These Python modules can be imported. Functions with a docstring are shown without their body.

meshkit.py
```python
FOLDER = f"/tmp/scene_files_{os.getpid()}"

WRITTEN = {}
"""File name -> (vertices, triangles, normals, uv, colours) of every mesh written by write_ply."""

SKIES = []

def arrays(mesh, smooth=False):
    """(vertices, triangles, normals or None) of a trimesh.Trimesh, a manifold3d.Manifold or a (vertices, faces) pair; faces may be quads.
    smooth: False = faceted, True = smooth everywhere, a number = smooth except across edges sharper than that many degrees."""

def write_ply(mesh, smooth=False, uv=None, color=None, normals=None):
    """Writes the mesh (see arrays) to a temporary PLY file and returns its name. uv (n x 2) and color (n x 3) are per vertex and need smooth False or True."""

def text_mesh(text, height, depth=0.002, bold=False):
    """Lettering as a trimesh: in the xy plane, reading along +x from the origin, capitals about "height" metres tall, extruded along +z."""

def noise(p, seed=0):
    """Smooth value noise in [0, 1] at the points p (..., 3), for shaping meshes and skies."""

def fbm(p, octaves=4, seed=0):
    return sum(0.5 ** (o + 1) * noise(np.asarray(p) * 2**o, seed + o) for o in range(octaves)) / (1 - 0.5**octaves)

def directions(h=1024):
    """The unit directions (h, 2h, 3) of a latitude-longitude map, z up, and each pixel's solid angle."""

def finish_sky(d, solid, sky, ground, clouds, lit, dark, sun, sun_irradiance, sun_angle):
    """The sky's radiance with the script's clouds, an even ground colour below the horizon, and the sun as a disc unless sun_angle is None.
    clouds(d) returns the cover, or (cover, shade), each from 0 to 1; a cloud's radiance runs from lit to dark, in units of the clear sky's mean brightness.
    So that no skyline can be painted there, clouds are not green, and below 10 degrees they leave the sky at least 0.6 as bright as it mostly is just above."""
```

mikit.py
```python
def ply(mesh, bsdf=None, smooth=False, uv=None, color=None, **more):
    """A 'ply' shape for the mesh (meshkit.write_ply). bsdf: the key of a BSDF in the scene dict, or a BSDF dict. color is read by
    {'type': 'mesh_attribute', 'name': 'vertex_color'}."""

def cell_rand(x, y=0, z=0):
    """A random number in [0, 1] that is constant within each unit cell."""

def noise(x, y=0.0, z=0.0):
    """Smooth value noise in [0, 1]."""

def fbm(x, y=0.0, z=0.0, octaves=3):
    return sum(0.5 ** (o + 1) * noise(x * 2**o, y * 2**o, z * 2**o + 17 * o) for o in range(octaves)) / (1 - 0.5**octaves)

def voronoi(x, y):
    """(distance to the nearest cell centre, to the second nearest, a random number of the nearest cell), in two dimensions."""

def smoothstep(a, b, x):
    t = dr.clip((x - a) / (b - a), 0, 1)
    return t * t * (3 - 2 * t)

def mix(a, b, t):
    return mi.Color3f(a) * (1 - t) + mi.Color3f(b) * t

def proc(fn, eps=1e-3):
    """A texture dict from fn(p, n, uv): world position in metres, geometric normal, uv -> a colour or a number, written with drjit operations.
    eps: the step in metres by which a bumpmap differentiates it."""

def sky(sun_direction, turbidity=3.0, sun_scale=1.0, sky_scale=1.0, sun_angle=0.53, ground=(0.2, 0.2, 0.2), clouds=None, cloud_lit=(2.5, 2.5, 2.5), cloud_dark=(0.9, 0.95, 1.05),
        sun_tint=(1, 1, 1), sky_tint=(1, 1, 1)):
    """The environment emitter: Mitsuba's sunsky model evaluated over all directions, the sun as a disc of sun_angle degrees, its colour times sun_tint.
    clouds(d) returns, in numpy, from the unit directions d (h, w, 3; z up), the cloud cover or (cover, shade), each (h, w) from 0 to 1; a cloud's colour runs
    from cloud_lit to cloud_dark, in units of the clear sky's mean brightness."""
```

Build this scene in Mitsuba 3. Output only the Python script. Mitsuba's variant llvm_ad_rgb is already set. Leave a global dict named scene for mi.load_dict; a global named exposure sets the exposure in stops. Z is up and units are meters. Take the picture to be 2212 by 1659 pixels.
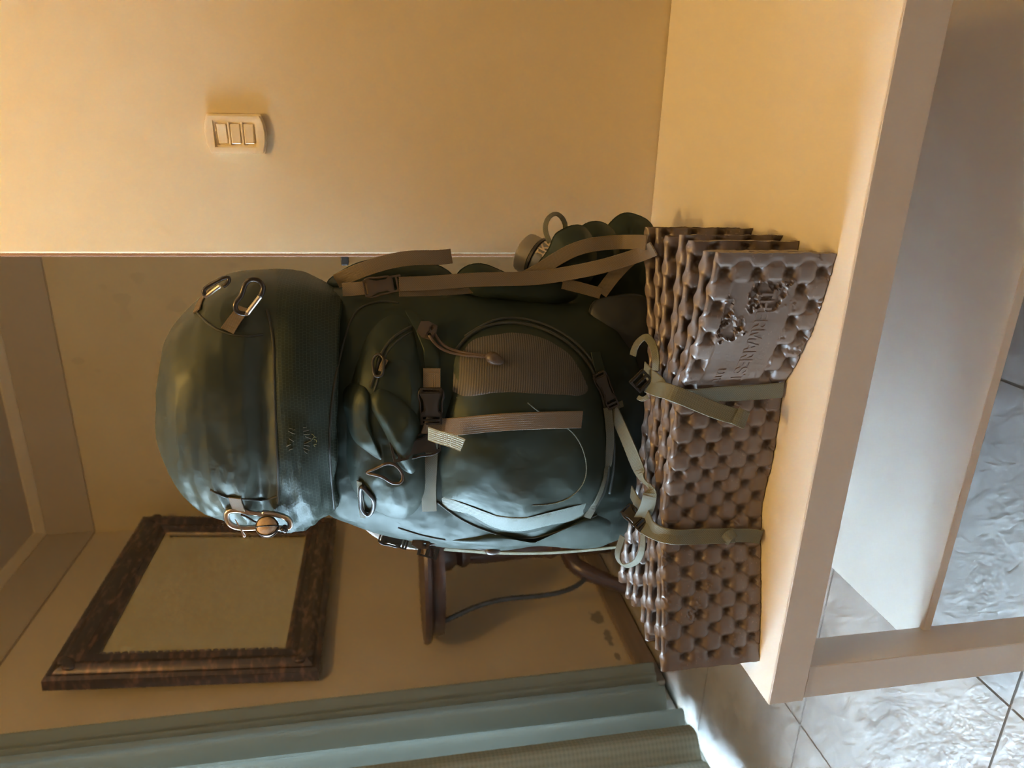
import math, numpy as np, trimesh, drjit as dr, mitsuba as mi
import meshkit, mikit
from shapely.geometry import Polygon, box as sbox, Point
from scipy.interpolate import CubicSpline, PchipInterpolator
from mikit import proc, noise as tnoise, fbm as tfbm, smoothstep as sst, mix

T = mi.ScalarTransform4f
scene, labels = {'type': 'scene'}, {}
rng = np.random.default_rng(7)

# ------------------------------------------------------------------ camera (held on its side: room-up is the picture's left)
F, CAM = 1500.0, np.array([0.0, 0.0, 0.914])
YAW, PITCH, ROLL = -0.3472711, 0.17559211, 0.03201999
_f = np.array([math.sin(YAW) * math.cos(PITCH), math.cos(YAW) * math.cos(PITCH), -math.sin(PITCH)])
_r = np.array([math.cos(YAW), -math.sin(YAW), 0]); _d = np.cross(_f, _r)
R = np.array([math.cos(ROLL) * _r + math.sin(ROLL) * _d, -math.sin(ROLL) * _r + math.cos(ROLL) * _d, _f])
scene['camera'] = {'type': 'thinlens', 'fov_axis': 'x', 'fov': math.degrees(2 * math.atan(1106 / F)), 'aperture_radius': 0.0018, 'focus_distance': 0.86,
                   'near_clip': 0.02, 'far_clip': 100.0,
                   'to_world': T().look_at(origin=CAM.tolist(), target=(CAM + R[2]).tolist(), up=R[0].tolist())}
# ------------------------------------------------------------------ sky outside the terrace door, warm room lamp, exposure
scene['sky'] = mikit.sky((0.75, 0.35, 0.75), turbidity=4.0, sun_scale=0.0, sky_scale=380.0, clouds=lambda d: (np.ones(d.shape[:2]), 0.25 + 0 * d[..., 2]),
                         cloud_lit=(0.55, 0.77, 1.0), cloud_dark=(0.46, 0.65, 0.86), ground=(0.25, 0.26, 0.27))
LAMPS = [((-0.16, 0.34, 2.36), 1.0), ((1.0, 0.1, 2.36), 0.3)]  # second, weaker lamp is added as warm ambient fill
LAMP_RGB, LAMP_R = np.array((72.0, 41.0, 11.0)), 0.10
exposure = 0.76

# ------------------------------------------------------------------ helpers
def ray(x, y):
    d = R.T @ np.array([(829.5 - y) / F, (x - 1106) / F, 1.0])
    return d
def ony(x, y, Y): d = ray(x, y); return CAM + d * ((Y - CAM[1]) / d[1])
def onz(x, y, Z): d = ray(x, y); return CAM + d * ((Z - CAM[2]) / d[2])
def onx(x, y, X): d = ray(x, y); return CAM + d * ((X - CAM[0]) / d[0])
def unit(v): v = np.asarray(v, float); return v / (np.linalg.norm(v, axis=-1, keepdims=True) + 1e-12)

def key_for(name):
    if name not in scene: return name
    k = 1
    while f'{name}_{k:03d}' in scene: k += 1
    return f'{name}_{k:03d}'
def obj(name, mesh, bsdf, parent=None, smooth=35, uv=None, **more):
    full = key_for((parent + '__' if parent else '') + name)
    scene[full] = mikit.ply(mesh, bsdf, smooth=smooth, uv=uv, **more)
    return full
_used = set()
def thing(name, label, cat, group=None):
    k, n = name, 1
    while k in _used: k = f'{name}_{n:03d}'; n += 1
    _used.add(k); labels[k] = {'label': label, 'category': cat}
    if group: labels[k]['group'] = group
    return k
def struct(name, mesh, bsdf, label, smooth=False, **more):
    scene[name] = mikit.ply(mesh, bsdf, smooth=smooth, **more)
    labels[name] = {'label': label, 'kind': 'structure', 'category': name.split('_')[0]}
    return name
def say(key, label): labels[key] = {'label': label}

cat = trimesh.util.concatenate
def hull(pts): return trimesh.convex.convex_hull(np.asarray(pts, float))
def bbox(lo, hi, b=0.0):
    lo, hi = np.minimum(lo, hi).astype(float), np.maximum(lo, hi).astype(float)
    if b <= 0:
        return trimesh.creation.box(extents=hi - lo, transform=trimesh.transformations.translation_matrix((lo + hi) / 2))
    pts = []
    for c in np.ndindex(2, 2, 2):
        p = np.where(c, hi, lo); s = np.where(c, -1, 1)
        for a in range(3):
            for m in (0.0, 0.3):
                q = p + s * b; q[a] = p[a]; pts.append(q)
        pts.append(p + s * b * 0.42)
    return hull(pts)
def tube(P, r, n=8, closed=False, cap=True):
    P = np.asarray(P, float); N = len(P)
    r = np.broadcast_to(np.asarray(r, float), (N,))
    t = np.roll(P, -1, 0) - np.roll(P, 1, 0) if closed else np.gradient(P, axis=0)
    t = unit(t)
    a = np.cross(t[0], [0.31, 0.2, 0.93]); a = unit(a); A = [a]
    for i in range(1, N):
        a = A[-1] - t[i] * (A[-1] @ t[i]); A.append(unit(a))
    A = np.array(A)
    if closed:
        pass
    B = np.cross(t, A); th = np.arange(n) * 2 * np.pi / n
    V = P[:, None] + r[:, None, None] * (np.cos(th)[None, :, None] * A[:, None] + np.sin(th)[None, :, None] * B[:, None])
    V = V.reshape(-1, 3); Fc = []
    M = N if closed else N - 1
    off = 0
    if closed:  # smallest twist at the seam
        d = [np.linalg.norm(V[:n] - np.roll(V[(N - 1) * n:], -k, 0), axis=1).sum() for k in range(n)]; off = int(np.argmin(d))
    for i in range(M):
        j = (i + 1) % N
        for k in range(n):
            k2 = (k + 1) % n
            if closed and j == 0:
                a0, a1 = i * n + (k + off) % n, i * n + (k2 + off) % n; b0, b1 = k, k2
            else:
                a0, a1, b0, b1 = i * n + k, i * n + k2, j * n + k, j * n + k2
            Fc += [[a0, a1, b1], [a0, b1, b0]]
    if not closed and cap:
        V = np.vstack([V, P[0], P[-1]])
        for k in range(n):
            k2 = (k + 1) % n
            Fc += [[k2, k, N * n], [(N - 1) * n + k, (N - 1) * n + k2, N * n + 1]]
    return trimesh.Trimesh(V, np.array(Fc), process=False)
def curve(P, n=40, closed=False):
    P = np.asarray(P, float)
    if closed: P = np.vstack([P, P[:1]])
    s = np.r_[0, np.cumsum(np.linalg.norm(np.diff(P, axis=0), axis=1) + 1e-9)]
    c = CubicSpline(s, P, bc_type='periodic' if closed else 'natural')
    u = np.linspace(0, s[-1], n + 1)[:-1] if closed else np.linspace(0, s[-1], n)
    return c(u)
def lathe(profile, center, n=48):
    pr = np.asarray(profile, float)
    m = trimesh.creation.revolve(pr, sections=n); m.apply_translation(center); return m
def grid_faces(n, m, wrap=False):
    i, j = np.meshgrid(np.arange(n - 1), np.arange(m if wrap else m - 1), indexing='ij')
    j2 = (j + 1) % m
    q = np.stack([i * m + j, i * m + j2, (i + 1) * m + j2, (i + 1) * m + j], -1).reshape(-1, 4)
    return np.vstack([q[:, [0, 1, 2]], q[:, [0, 2, 3]]])
def loft(rows, caps=True):
    """rows: (n, m, 3) rings -> closed mesh"""
    rows = np.asarray(rows); n, m, _ = rows.shape
    V = rows.reshape(-1, 3); Fc = [grid_faces(n, m, True)]
    if caps:
        V = np.vstack([V, rows[0].mean(0), rows[-1].mean(0)])
        k = np.arange(m); k2 = (k + 1) % m
        Fc += [np.stack([k2, k, np.full(m, n * m)], -1), np.stack([(n - 1) * m + k, (n - 1) * m + k2, np.full(m, n * m + 1)], -1)]
    t = trimesh.Trimesh(V, np.vstack(Fc), process=False)
    if t.volume < 0: t.invert()
    return t
def bev_extrude(poly, depth, b=0.0008):
    """polygon in xy, thickness along z centred on 0, edges chamfered by b"""
    polys = [poly]
    parts = []
    for g in getattr(poly, 'geoms', [poly]):
        parts.append(trimesh.creation.extrude_polygon(g, depth - 2 * b, engine='earcut').apply_translation([0, 0, -depth / 2 + b]))
        for sgn in (-1, 1):
            gi = g.buffer(-b, join_style=2)
            for h in getattr(gi, 'geoms', [gi]):
                if h.is_empty: continue
                e = trimesh.creation.extrude_polygon(h, b, engine='earcut')
                e.apply_translation([0, 0, depth / 2 - b if sgn > 0 else -depth / 2]); parts.append(e)
    return cat(parts)
def frame(o, xdir, zdir):
    x = unit(xdir); z = unit(np.asarray(zdir) - x * (np.asarray(zdir) @ x)); y = np.cross(z, x)
    M = np.eye(4); M[:3, 0], M[:3, 1], M[:3, 2], M[:3, 3] = x, y, z, o
    return M
def placed(mesh, M): m = mesh.copy(); m.apply_transform(M); return m

SURF = []          # meshes that straps and seams lie on
_cache = {}
def surface():
    k = len(SURF)
    if k not in _cache: _cache.clear(); _cache[k] = cat([trimesh.Trimesh(m.vertices, m.faces, process=False) for m in SURF])
    return _cache[k]
def cast(px, off=0.0, fallback=0.9):
    """points of the picture onto what has been built so far; returns points and normals"""
    px = np.atleast_2d(np.asarray(px, float)); D = np.array([ray(*p) for p in px]); D = unit(D)
    m = surface()
    loc, idx, tri = m.ray.intersects_location(np.repeat(CAM[None], len(px), 0), D, multiple_hits=False)
    P = np.array([ony(p[0], p[1], fallback) for p in px]); N = np.repeat([[0.0, -1.0, 0.0]], len(px), 0)
    P[idx] = loc; N[idx] = m.face_normals[tri]
    N = np.where((N * D).sum(1, keepdims=True) > 0, -N, N)
    return P - D * off, N
def ribbon(P, across, width, th=0.0016, name=None):
    """a closed strap along P; across: unit side vectors; returns mesh, uv (metres)"""
    P = np.asarray(P); n = len(P); t = unit(np.gradient(P, axis=0))
    A = np.asarray(across); A = unit(A - t * (A * t).sum(1, keepdims=True)); N = np.cross(t, A)
    w = np.broadcast_to(width, (n,))[:, None] / 2
    b = th * 0.35
    ring = np.stack([P - A * (w) , P - A * (w - b) + N * th / 2, P + A * (w - b) + N * th / 2, P + A * w, P + A * (w - b) - N * th / 2, P - A * (w - b) - N * th / 2], 1)
    s = np.r_[0, np.cumsum(np.linalg.norm(np.diff(P, axis=0), axis=1))]
    m = 6
    wv = np.broadcast_to(width, (n,))
    U = np.stack([np.repeat(s[:, None], m, 1), np.stack([0 * wv, 0 * wv, wv, wv, wv, 0 * wv], 1)], -1)
    V = ring.reshape(-1, 3); uv = U.reshape(-1, 2)
    Fc = grid_faces(n, m, True)
    k = np.arange(1, m - 1); base = (n - 1) * m
    Fc = np.vstack([Fc, np.stack([np.zeros_like(k), k + 1, k], -1), base + np.stack([np.zeros_like(k), k, k + 1], -1)])
    me = trimesh.Trimesh(V, Fc, process=False)
    return me, uv
def flat_strap(P, across, width, th=0.0016):
    """like ribbon but as separate top, bottom and rim so that it can be shaded flat with uv"""
    return ribbon(P, across, width, th)
def px_strap(pts, width, depths=None, off=0.0022, n=None, face=None, th=0.0016, sm=3):
    """strap through picture points; depths: None = lies on the surface, else y per point (np.nan = on the surface)"""
    pts = np.asarray(pts, float)
    n = n or max(12, int(np.linalg.norm(np.diff(pts, axis=0), axis=1).sum() / 6))
    if depths is None:
        q = curve(pts, n); P, N = cast(q, off)
        for _ in range(sm):
            P[1:-1] = (P[:-2] + 2 * P[1:-1] + P[2:]) / 4; N[1:-1] = N[:-2] + N[1:-1] + N[2:]
            N = unit(N)
    else:
        K = []
        for p, dpt in zip(pts, depths):
            K.append(cast([p], off)[0][0] if np.isnan(dpt) else ond(p[0], p[1], dpt))
        P = curve(K, n); N = unit(CAM - P)
    if face is not None: N = np.repeat([unit(face)], n, 0)
    t = unit(np.gradient(P, axis=0)); A = unit(np.cross(N, t))
    return ribbon(P, A, width, th)
def px_tube(pts, r, off=0.0, closed=False, n=None, depths=None, sides=8):
    pts = np.asarray(pts, float); n = n or max(10, int(np.linalg.norm(np.diff(pts, axis=0), axis=1).sum() / 6))
    if depths is None:
        q = curve(pts, n, closed); P, N = cast(q, off)
        for _ in range(2):
            P[1:-1] = (P[:-2] + 2 * P[1:-1] + P[2:]) / 4
    else: P = curve([ond(p[0], p[1], d) for p, d in zip(pts, depths)], n, closed)
    return tube(P, r, sides, closed)
def pillow(outline, center, H, p=4.0, q=1.0, rings=36, n=160, plane=None, back=0.006, wr=None, dirv=(0, -1, 0), sink=0.003):
    """a padded patch: outline in the picture, lying on the surface (or on a plane y = const), swelling by H"""
    b = curve(outline, n, closed=True); c = np.asarray(center, float)
    r = np.linspace(0, 1, rings) ** 0.8; r = r[1:]
    q2 = c + r[:, None, None] * (b[None] - c)
    pts = np.vstack([[c], q2.reshape(-1, 2)])
    if plane is None: B, _ = cast(pts)
    else: B = np.array([ony(x, y, plane) for x, y in pts])
    if plane is None:      # calm the base
        G = B[1:].reshape(len(r), n, 3)
        for _ in range(4):
            G = (G + np.roll(G, 1, 1) + np.roll(G, -1, 1)) / 3
            G[1:-1] = (G[:-2] + G[1:-1] + G[2:]) / 3
        B[1:] = G.reshape(-1, 3); B[0] = G[0].mean(0)
    rr = np.r_[0, np.repeat(r, n)]
    d = unit(dirv)
    h = H * np.clip(1 - rr ** p, 0, 1) ** q - sink * rr ** 8
    if wr is not None: h = h + wr(B) * np.clip(1 - rr ** 6, 0, 1)
    Fv = B + d * h[:, None]
    Bk = B - d * back
    if plane is not None: Bk = B - d * (back + 0.6 * H * np.clip(1 - rr ** p, 0, 1) ** q)[:, None]
    nv = len(B); Fc = []
    k = np.arange(n); k2 = (k + 1) % n
    Fc.append(np.stack([np.zeros(n, int), 1 + k2, 1 + k], -1))
    g = grid_faces(len(r), n, True) + 1; Fc.append(g)
    front = np.vstack(Fc)
    rim0 = 1 + (len(r) - 1) * n
    rim = np.vstack([np.stack([rim0 + k, nv + rim0 + k, nv + rim0 + k2], -1), np.stack([rim0 + k, nv + rim0 + k2, rim0 + k2], -1)])
    m = trimesh.Trimesh(np.vstack([Fv, Bk]), np.vstack([front, nv + front[:, ::-1], rim]), process=False)
    if m.volume < 0: m.invert()
    return m
def ridged(p, sc, seed=0, stretch=(1, 1, 1)):
    n = meshkit.fbm(np.asarray(p) * np.asarray(stretch) * sc + 31.7, 3, seed)
    return 1 - np.abs(2 * n - 1)

# ------------------------------------------------------------------ materials
def mat(name, rgb, rough=0.5, spec=0.5, bump=None, scale=1.0, metallic=0.0, sheen=0.0, clearcoat=0.0, eps=1e-3, **more):
    col = rgb if isinstance(rgb, dict) else {'type': 'rgb', 'value': list(rgb)}
    b = {'type': 'principled', 'base_color': col, 'roughness': rough, 'specular': spec, 'metallic': metallic}
    if sheen: b['sheen'] = sheen; b['sheen_tint'] = 0.5
    if clearcoat: b['clearcoat'] = clearcoat; b['clearcoat_gloss'] = 0.9
    b.update(more)
    if bump is not None: b = {'type': 'bumpmap', 'arbitrary': proc(bump, eps), 'scale': scale, 'bsdf': b}
    scene[name] = {'type': 'twosided', 'bsdf': b}
    return name
def f_wall(p, n, uv):
    a = tfbm(p.x * 5, p.y * 5, p.z * 5, 4)
    s = sst(0.70, 0.80, tnoise(p.x * 22 + 5, p.y * 22, p.z * 14)) * sst(0.55, 0.7, tnoise(p.x * 4, p.y * 4 + 9, p.z * 4))
    return mix((0.74, 0.66, 0.475), (0.685, 0.60, 0.42), a) * (1 - 0.10 * s)
def b_wall(p, n, uv): return 0.0012 * tfbm(p.x * 60, p.y * 60, p.z * 60, 3)
mat('m_wall', proc(f_wall), 0.75, 0.25, b_wall)
STAIN = [onx(x, y, -1.79) for x, y in ((1288, 1332), (1311, 1365), (1318, 1387), (1333, 1418))]
def f_wall_left(p, n, uv):
    a = tfbm(p.x * 4, p.y * 4, p.z * 4, 3)
    s = mi.Float(0)
    for (sx, sy, sz), r in zip(STAIN, (0.045, 0.028, 0.03, 0.022)):
        d = dr.sqrt(dr.square((p.y - sy) * 1.0) + dr.square((p.z - sz) * 1.6)) / r + 0.9 * (tnoise(p.y * 45, p.z * 45, 3) - 0.5)
        s = dr.maximum(s, 1 - sst(0.6, 1.0, d))
    return mix((0.70, 0.63, 0.53), (0.66, 0.585, 0.48), a) * (1 - 0.55 * s)
mat('m_wall_left', proc(f_wall_left), 0.75, 0.25)
mat('m_ceiling', (0.62, 0.57, 0.50), 0.85, 0.2)
mat('m_wall_low_bounce', (0.22, 0.16, 0.11), 0.8, 0.2)  # unseen walls made dark brown to cut bounced light
mat('m_cornice', (0.74, 0.69, 0.62), 0.7, 0.3)
mat('m_wall_band', (0.50, 0.44, 0.36), 0.8, 0.2)
def f_table(p, n, uv):
    sc = sst(0.985, 1.0, tnoise(p.x * 300, p.y * 25, p.z * 25)) * sst(0.5, 0.75, tnoise(p.x * 9, p.y * 9, 2))
    return mi.Color3f(0.80, 0.775, 0.73) * (1 - 0.25 * sc)
mat('m_table', proc(f_table), 0.38, 0.45)
mat('m_table_edge', (0.71, 0.69, 0.66), 0.45, 0.4)
def f_tile(p, n, uv):
    a = tfbm(p.x * 6 + 0.6 * tnoise(p.x * 30, p.y * 30), p.y * 9, p.z, 5)
    return mix((0.44, 0.435, 0.425), (0.34, 0.335, 0.328), sst(0.3, 0.75, a))
def b_tile(p, n, uv): return 0.0045 * tfbm(p.x * 34 + 2 * tnoise(p.x * 9, p.y * 9), p.y * 55 + p.x * 20, p.z, 5) + 0.0008 * tnoise(p.x * 240, p.y * 240)
mat('m_tile', proc(f_tile), 0.5, 0.4, b_tile)
mat('m_grout', (0.36, 0.34, 0.31), 0.9, 0.1)
mat('m_concrete', (0.70, 0.70, 0.68), 0.8, 0.2)
mat('m_added_parapet', (0.45, 0.44, 0.42), 0.8, 0.2)
mat('m_white', (0.80, 0.80, 0.79), 0.4, 0.4)
mat('m_alu', (0.80, 0.82, 0.84), 0.28, 0.5, metallic=0.25)
def f_skirt(p, n, uv):
    g = tfbm(p.x * 4, p.y * 3, p.z * 90, 3)
    return mix((0.27, 0.19, 0.125), (0.19, 0.125, 0.08), g)
mat('m_skirt', proc(f_skirt), 0.5, 0.4)
def f_dark(p, n, uv):
    g = tfbm(p.x * 40, p.y * 40, p.z * 12, 3)
    return mix((0.040, 0.022, 0.016), (0.075, 0.034, 0.022), g)
mat('m_dark_wood', proc(f_dark), 0.32, 0.5, clearcoat=0.3)
mat('m_iron', (0.03, 0.028, 0.026), 0.45, 0.5)
def f_copper(p, n, uv):
    g = tfbm(p.x * 30, p.y * 30, p.z * 60, 4)
    return mix((0.055, 0.036, 0.028), (0.15, 0.072, 0.042), sst(0.45, 0.75, g))
mat('m_frame', proc(f_copper), 0.38, 0.6, metallic=0.25)
scene['m_mirror'] = {'type': 'twosided', 'bsdf': {'type': 'roughconductor', 'alpha': 0.02, 'specular_reflectance': {'type': 'rgb', 'value': [0.82, 0.84, 0.80]}}}
mat('m_switch', (0.88, 0.82, 0.68), 0.3, 0.5)
mat('m_wood_trim', (0.20, 0.085, 0.03), 0.45, 0.4)
mat('m_black', (0.022, 0.021, 0.02), 0.38, 0.5)
mat('m_black_gloss', (0.02, 0.019, 0.018), 0.22, 0.6, clearcoat=0.5)
def b_cloth(p, n, uv): return 0.0006 * (dr.sin(p.z * 900) + dr.sin(p.y * 900))
def f_curt(p, n, uv): return mix((0.215, 0.245, 0.215), (0.18, 0.21, 0.185), tfbm(p.y * 30, p.z * 3, 1, 3))
scene['m_curtain'] = {'type': 'principledthin', 'base_color': proc(f_curt), 'roughness': 0.9, 'diff_trans': 0.16, 'spec_trans': 0.0, 'eta': 1.3}
def f_curt2(p, n, uv): return mix((0.30, 0.32, 0.26), (0.22, 0.24, 0.19), 0.5 + 0.25 * dr.sin(p.z * 500) + 0.25 * dr.sin(p.y * 500))
scene['m_curtain_lining'] = {'type': 'principledthin', 'base_color': proc(f_curt2), 'roughness': 0.9, 'diff_trans': 0.12, 'spec_trans': 0.0, 'eta': 1.3}
# pack fabrics
NYL = (0.019, 0.028, 0.0215)
def f_nylon(p, n, uv):
    d = sst(0.62, 0.85, tfbm(p.x * 26 + 3, p.y * 26, p.z * 20, 4)); sp = sst(0.86, 0.95, tnoise(p.x * 130, p.y * 130, p.z * 90))
    return mix(NYL, (0.034, 0.038, 0.028), 0.55 * d + 0.35 * sp * d)
def b_nylon(p, n, uv): return 0.0032 * tfbm(p.x * 30, p.y * 30, p.z * 22, 4) + 0.00004 * (dr.sin(p.x * 5200) + dr.sin(p.z * 5200))
mat('m_nylon', proc(f_nylon), 0.46, 0.30, b_nylon, spec_tint=0.5)
def f_lid_hazed(p, n, uv):
    d = sst(0.55, 0.80, tfbm(p.x * 20 + 3, p.y * 20, p.z * 16, 4)); sp = sst(0.86, 0.95, tnoise(p.x * 130, p.y * 130, p.z * 90))
    return mix((0.030, 0.038, 0.028), (0.062, 0.066, 0.046), 0.6 * d + 0.5 * sp * d)  # dusty nylon, its colour also lightened to carry lens haze and sheen
mat('m_lid_hazed', proc(f_lid_hazed), 0.46, 0.35, b_nylon, spec_tint=0.5)
def f_shell(p, n, uv): return mix((0.0165, 0.025, 0.019), (0.021, 0.030, 0.023), tfbm(p.x * 18, p.y * 18, p.z * 18, 3))
def b_shell(p, n, uv): return 0.0040 * tfbm(p.x * 30, p.y * 34, p.z * 24, 3)
mat('m_shell', proc(f_shell), 0.50, 0.22, b_shell, spec_tint=0.5)
def hexa(p):
    x, z = (p.x + 0.5 * p.y) / 0.0046, p.z / 0.0040
    row = dr.floor(z); xs = x + 0.5 * (row - 2 * dr.floor(row / 2))
    fx = dr.abs(xs - dr.floor(xs) - 0.5); fz = dr.abs(z - row - 0.5)
    return dr.maximum(sst(0.40, 0.5, fx), sst(0.40, 0.5, fz))
def f_hex(p, n, uv): return mix((0.018, 0.027, 0.021), (0.052, 0.066, 0.052), hexa(p) * 0.8)
def b_hex(p, n, uv): return 0.0003 * hexa(p) + 0.0009 * tfbm(p.x * 40, p.y * 40, p.z * 28, 3)
mat('m_ripstop', proc(f_hex), 0.5, 0.25, b_hex, spec_tint=0.5)
def rib(p): return 0.5 + 0.5 * dr.sin((p.z + 0.12 * p.x) * 2 * math.pi / 0.0030)
def f_rib(p, n, uv): return mix((0.040, 0.038, 0.032), (0.115, 0.105, 0.085), rib(p))
def b_rib(p, n, uv): return 0.0006 * rib(p)
mat('m_ribbed', proc(f_rib), 0.6, 0.4, b_rib)
def ribv(p): return 0.5 + 0.5 * dr.sin((0.85 * p.x + 0.5 * p.z) * 2 * math.pi / 0.0026)
def f_ribl(p, n, uv): return mix((0.08, 0.11, 0.095), (0.18, 0.22, 0.195), ribv(p))
mat('m_ribbed_light', proc(f_ribl), 0.6, 0.4, lambda p, n, uv: 0.0004 * ribv(p))
def weave(uv, a=0.0011, b=0.0016):
    return 0.5 + 0.5 * dr.sin(uv.x * 2 * math.pi / a) * dr.sin(uv.y * 2 * math.pi / b)
def web_mat(name, lo, hi):
    def c(p, n, uv): return mix(lo, hi, 0.25 + 0.75 * weave(uv, 0.0024, 0.0030))
    def b(p, n, uv): return 0.0005 * weave(uv, 0.0024, 0.0030) + 0.0003 * dr.cos(uv.y * 2 * math.pi / 0.0030)
    mat(name, proc(c), 0.55, 0.4, b, eps=2e-4)
web_mat('m_web_tan', (0.10, 0.078, 0.048), (0.20, 0.155, 0.10))
web_mat('m_web_green', (0.065, 0.07, 0.05), (0.19, 0.20, 0.145))
web_mat('m_web_pale', (0.15, 0.16, 0.10), (0.26, 0.27, 0.18))
mat('m_plastic', (0.022, 0.021, 0.020), 0.42, 0.5)
mat('m_plastic_brown', (0.060, 0.046, 0.036), 0.42, 0.5)
mat('m_cord', (0.085, 0.062, 0.048), 0.6, 0.3, lambda p, n, uv: 0.0004 * dr.sin((p.x + p.y + p.z) * 3800))
mat('m_stitch', (0.16, 0.165, 0.13), 0.7, 0.2)
mat('m_seam', (0.035, 0.040, 0.034), 0.6, 0.3)
mat('m_embroidery', (0.17, 0.18, 0.155), 0.6, 0.3)
mat('m_embroidery_gold', (0.22, 0.22, 0.09), 0.6, 0.3)
mat('m_panel_dark', (0.030, 0.034, 0.034), 0.5, 0.4, b_shell)
mat('m_grey_mesh', (0.42, 0.44, 0.43), 0.6, 0.3)
mat('m_steel', (0.78, 0.77, 0.75), 0.16, 0.5, metallic=1.0)
mat('m_black_metal', (0.05, 0.045, 0.04), 0.22, 0.6, metallic=0.7)
def f_stone(p, n, uv): return mix((0.50, 0.36, 0.26), (0.66, 0.54, 0.42), tfbm(p.x * 300, p.y * 300, p.z * 300, 3))
mat('m_stone', proc(f_stone), 0.5, 0.4)
def f_foam(p, n, uv):
    a = tfbm(p.x * 45, p.y * 45, p.z * 45, 3); s = sst(0.78, 0.88, tnoise(p.x * 420, p.y * 420, p.z * 420)) * sst(0.5, 0.7, tnoise(p.x * 30, p.y * 30, p.z * 30 + 4))
    return mix((0.138, 0.104, 0.082), (0.112, 0.083, 0.065), a) * (1 + 0.5 * s)
def b_foam(p, n, uv): return 0.00035 * tfbm(p.x * 420, p.y * 420, p.z * 160, 3)
mat('m_foam', proc(f_foam), 0.36, 0.55, b_foam)
mat('m_foam_cut', (0.19, 0.135, 0.095), 0.8, 0.2, lambda p, n, uv: 0.0015 * tfbm(p.x * 500, p.y * 500, p.z * 500, 3))
mat('m_bottle_cap', (0.20, 0.19, 0.165), 0.4, 0.5)
mat('m_bottle_body', (0.16, 0.18, 0.21), 0.2, 0.5)
mat('m_letter', (0.62, 0.56, 0.52), 0.5, 0.3)
mat('m_terracotta', (0.62, 0.54, 0.40), 0.8, 0.2)
mat('m_lamp_metal', (0.5, 0.45, 0.35), 0.4, 0.5, metallic=0.5)

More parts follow.
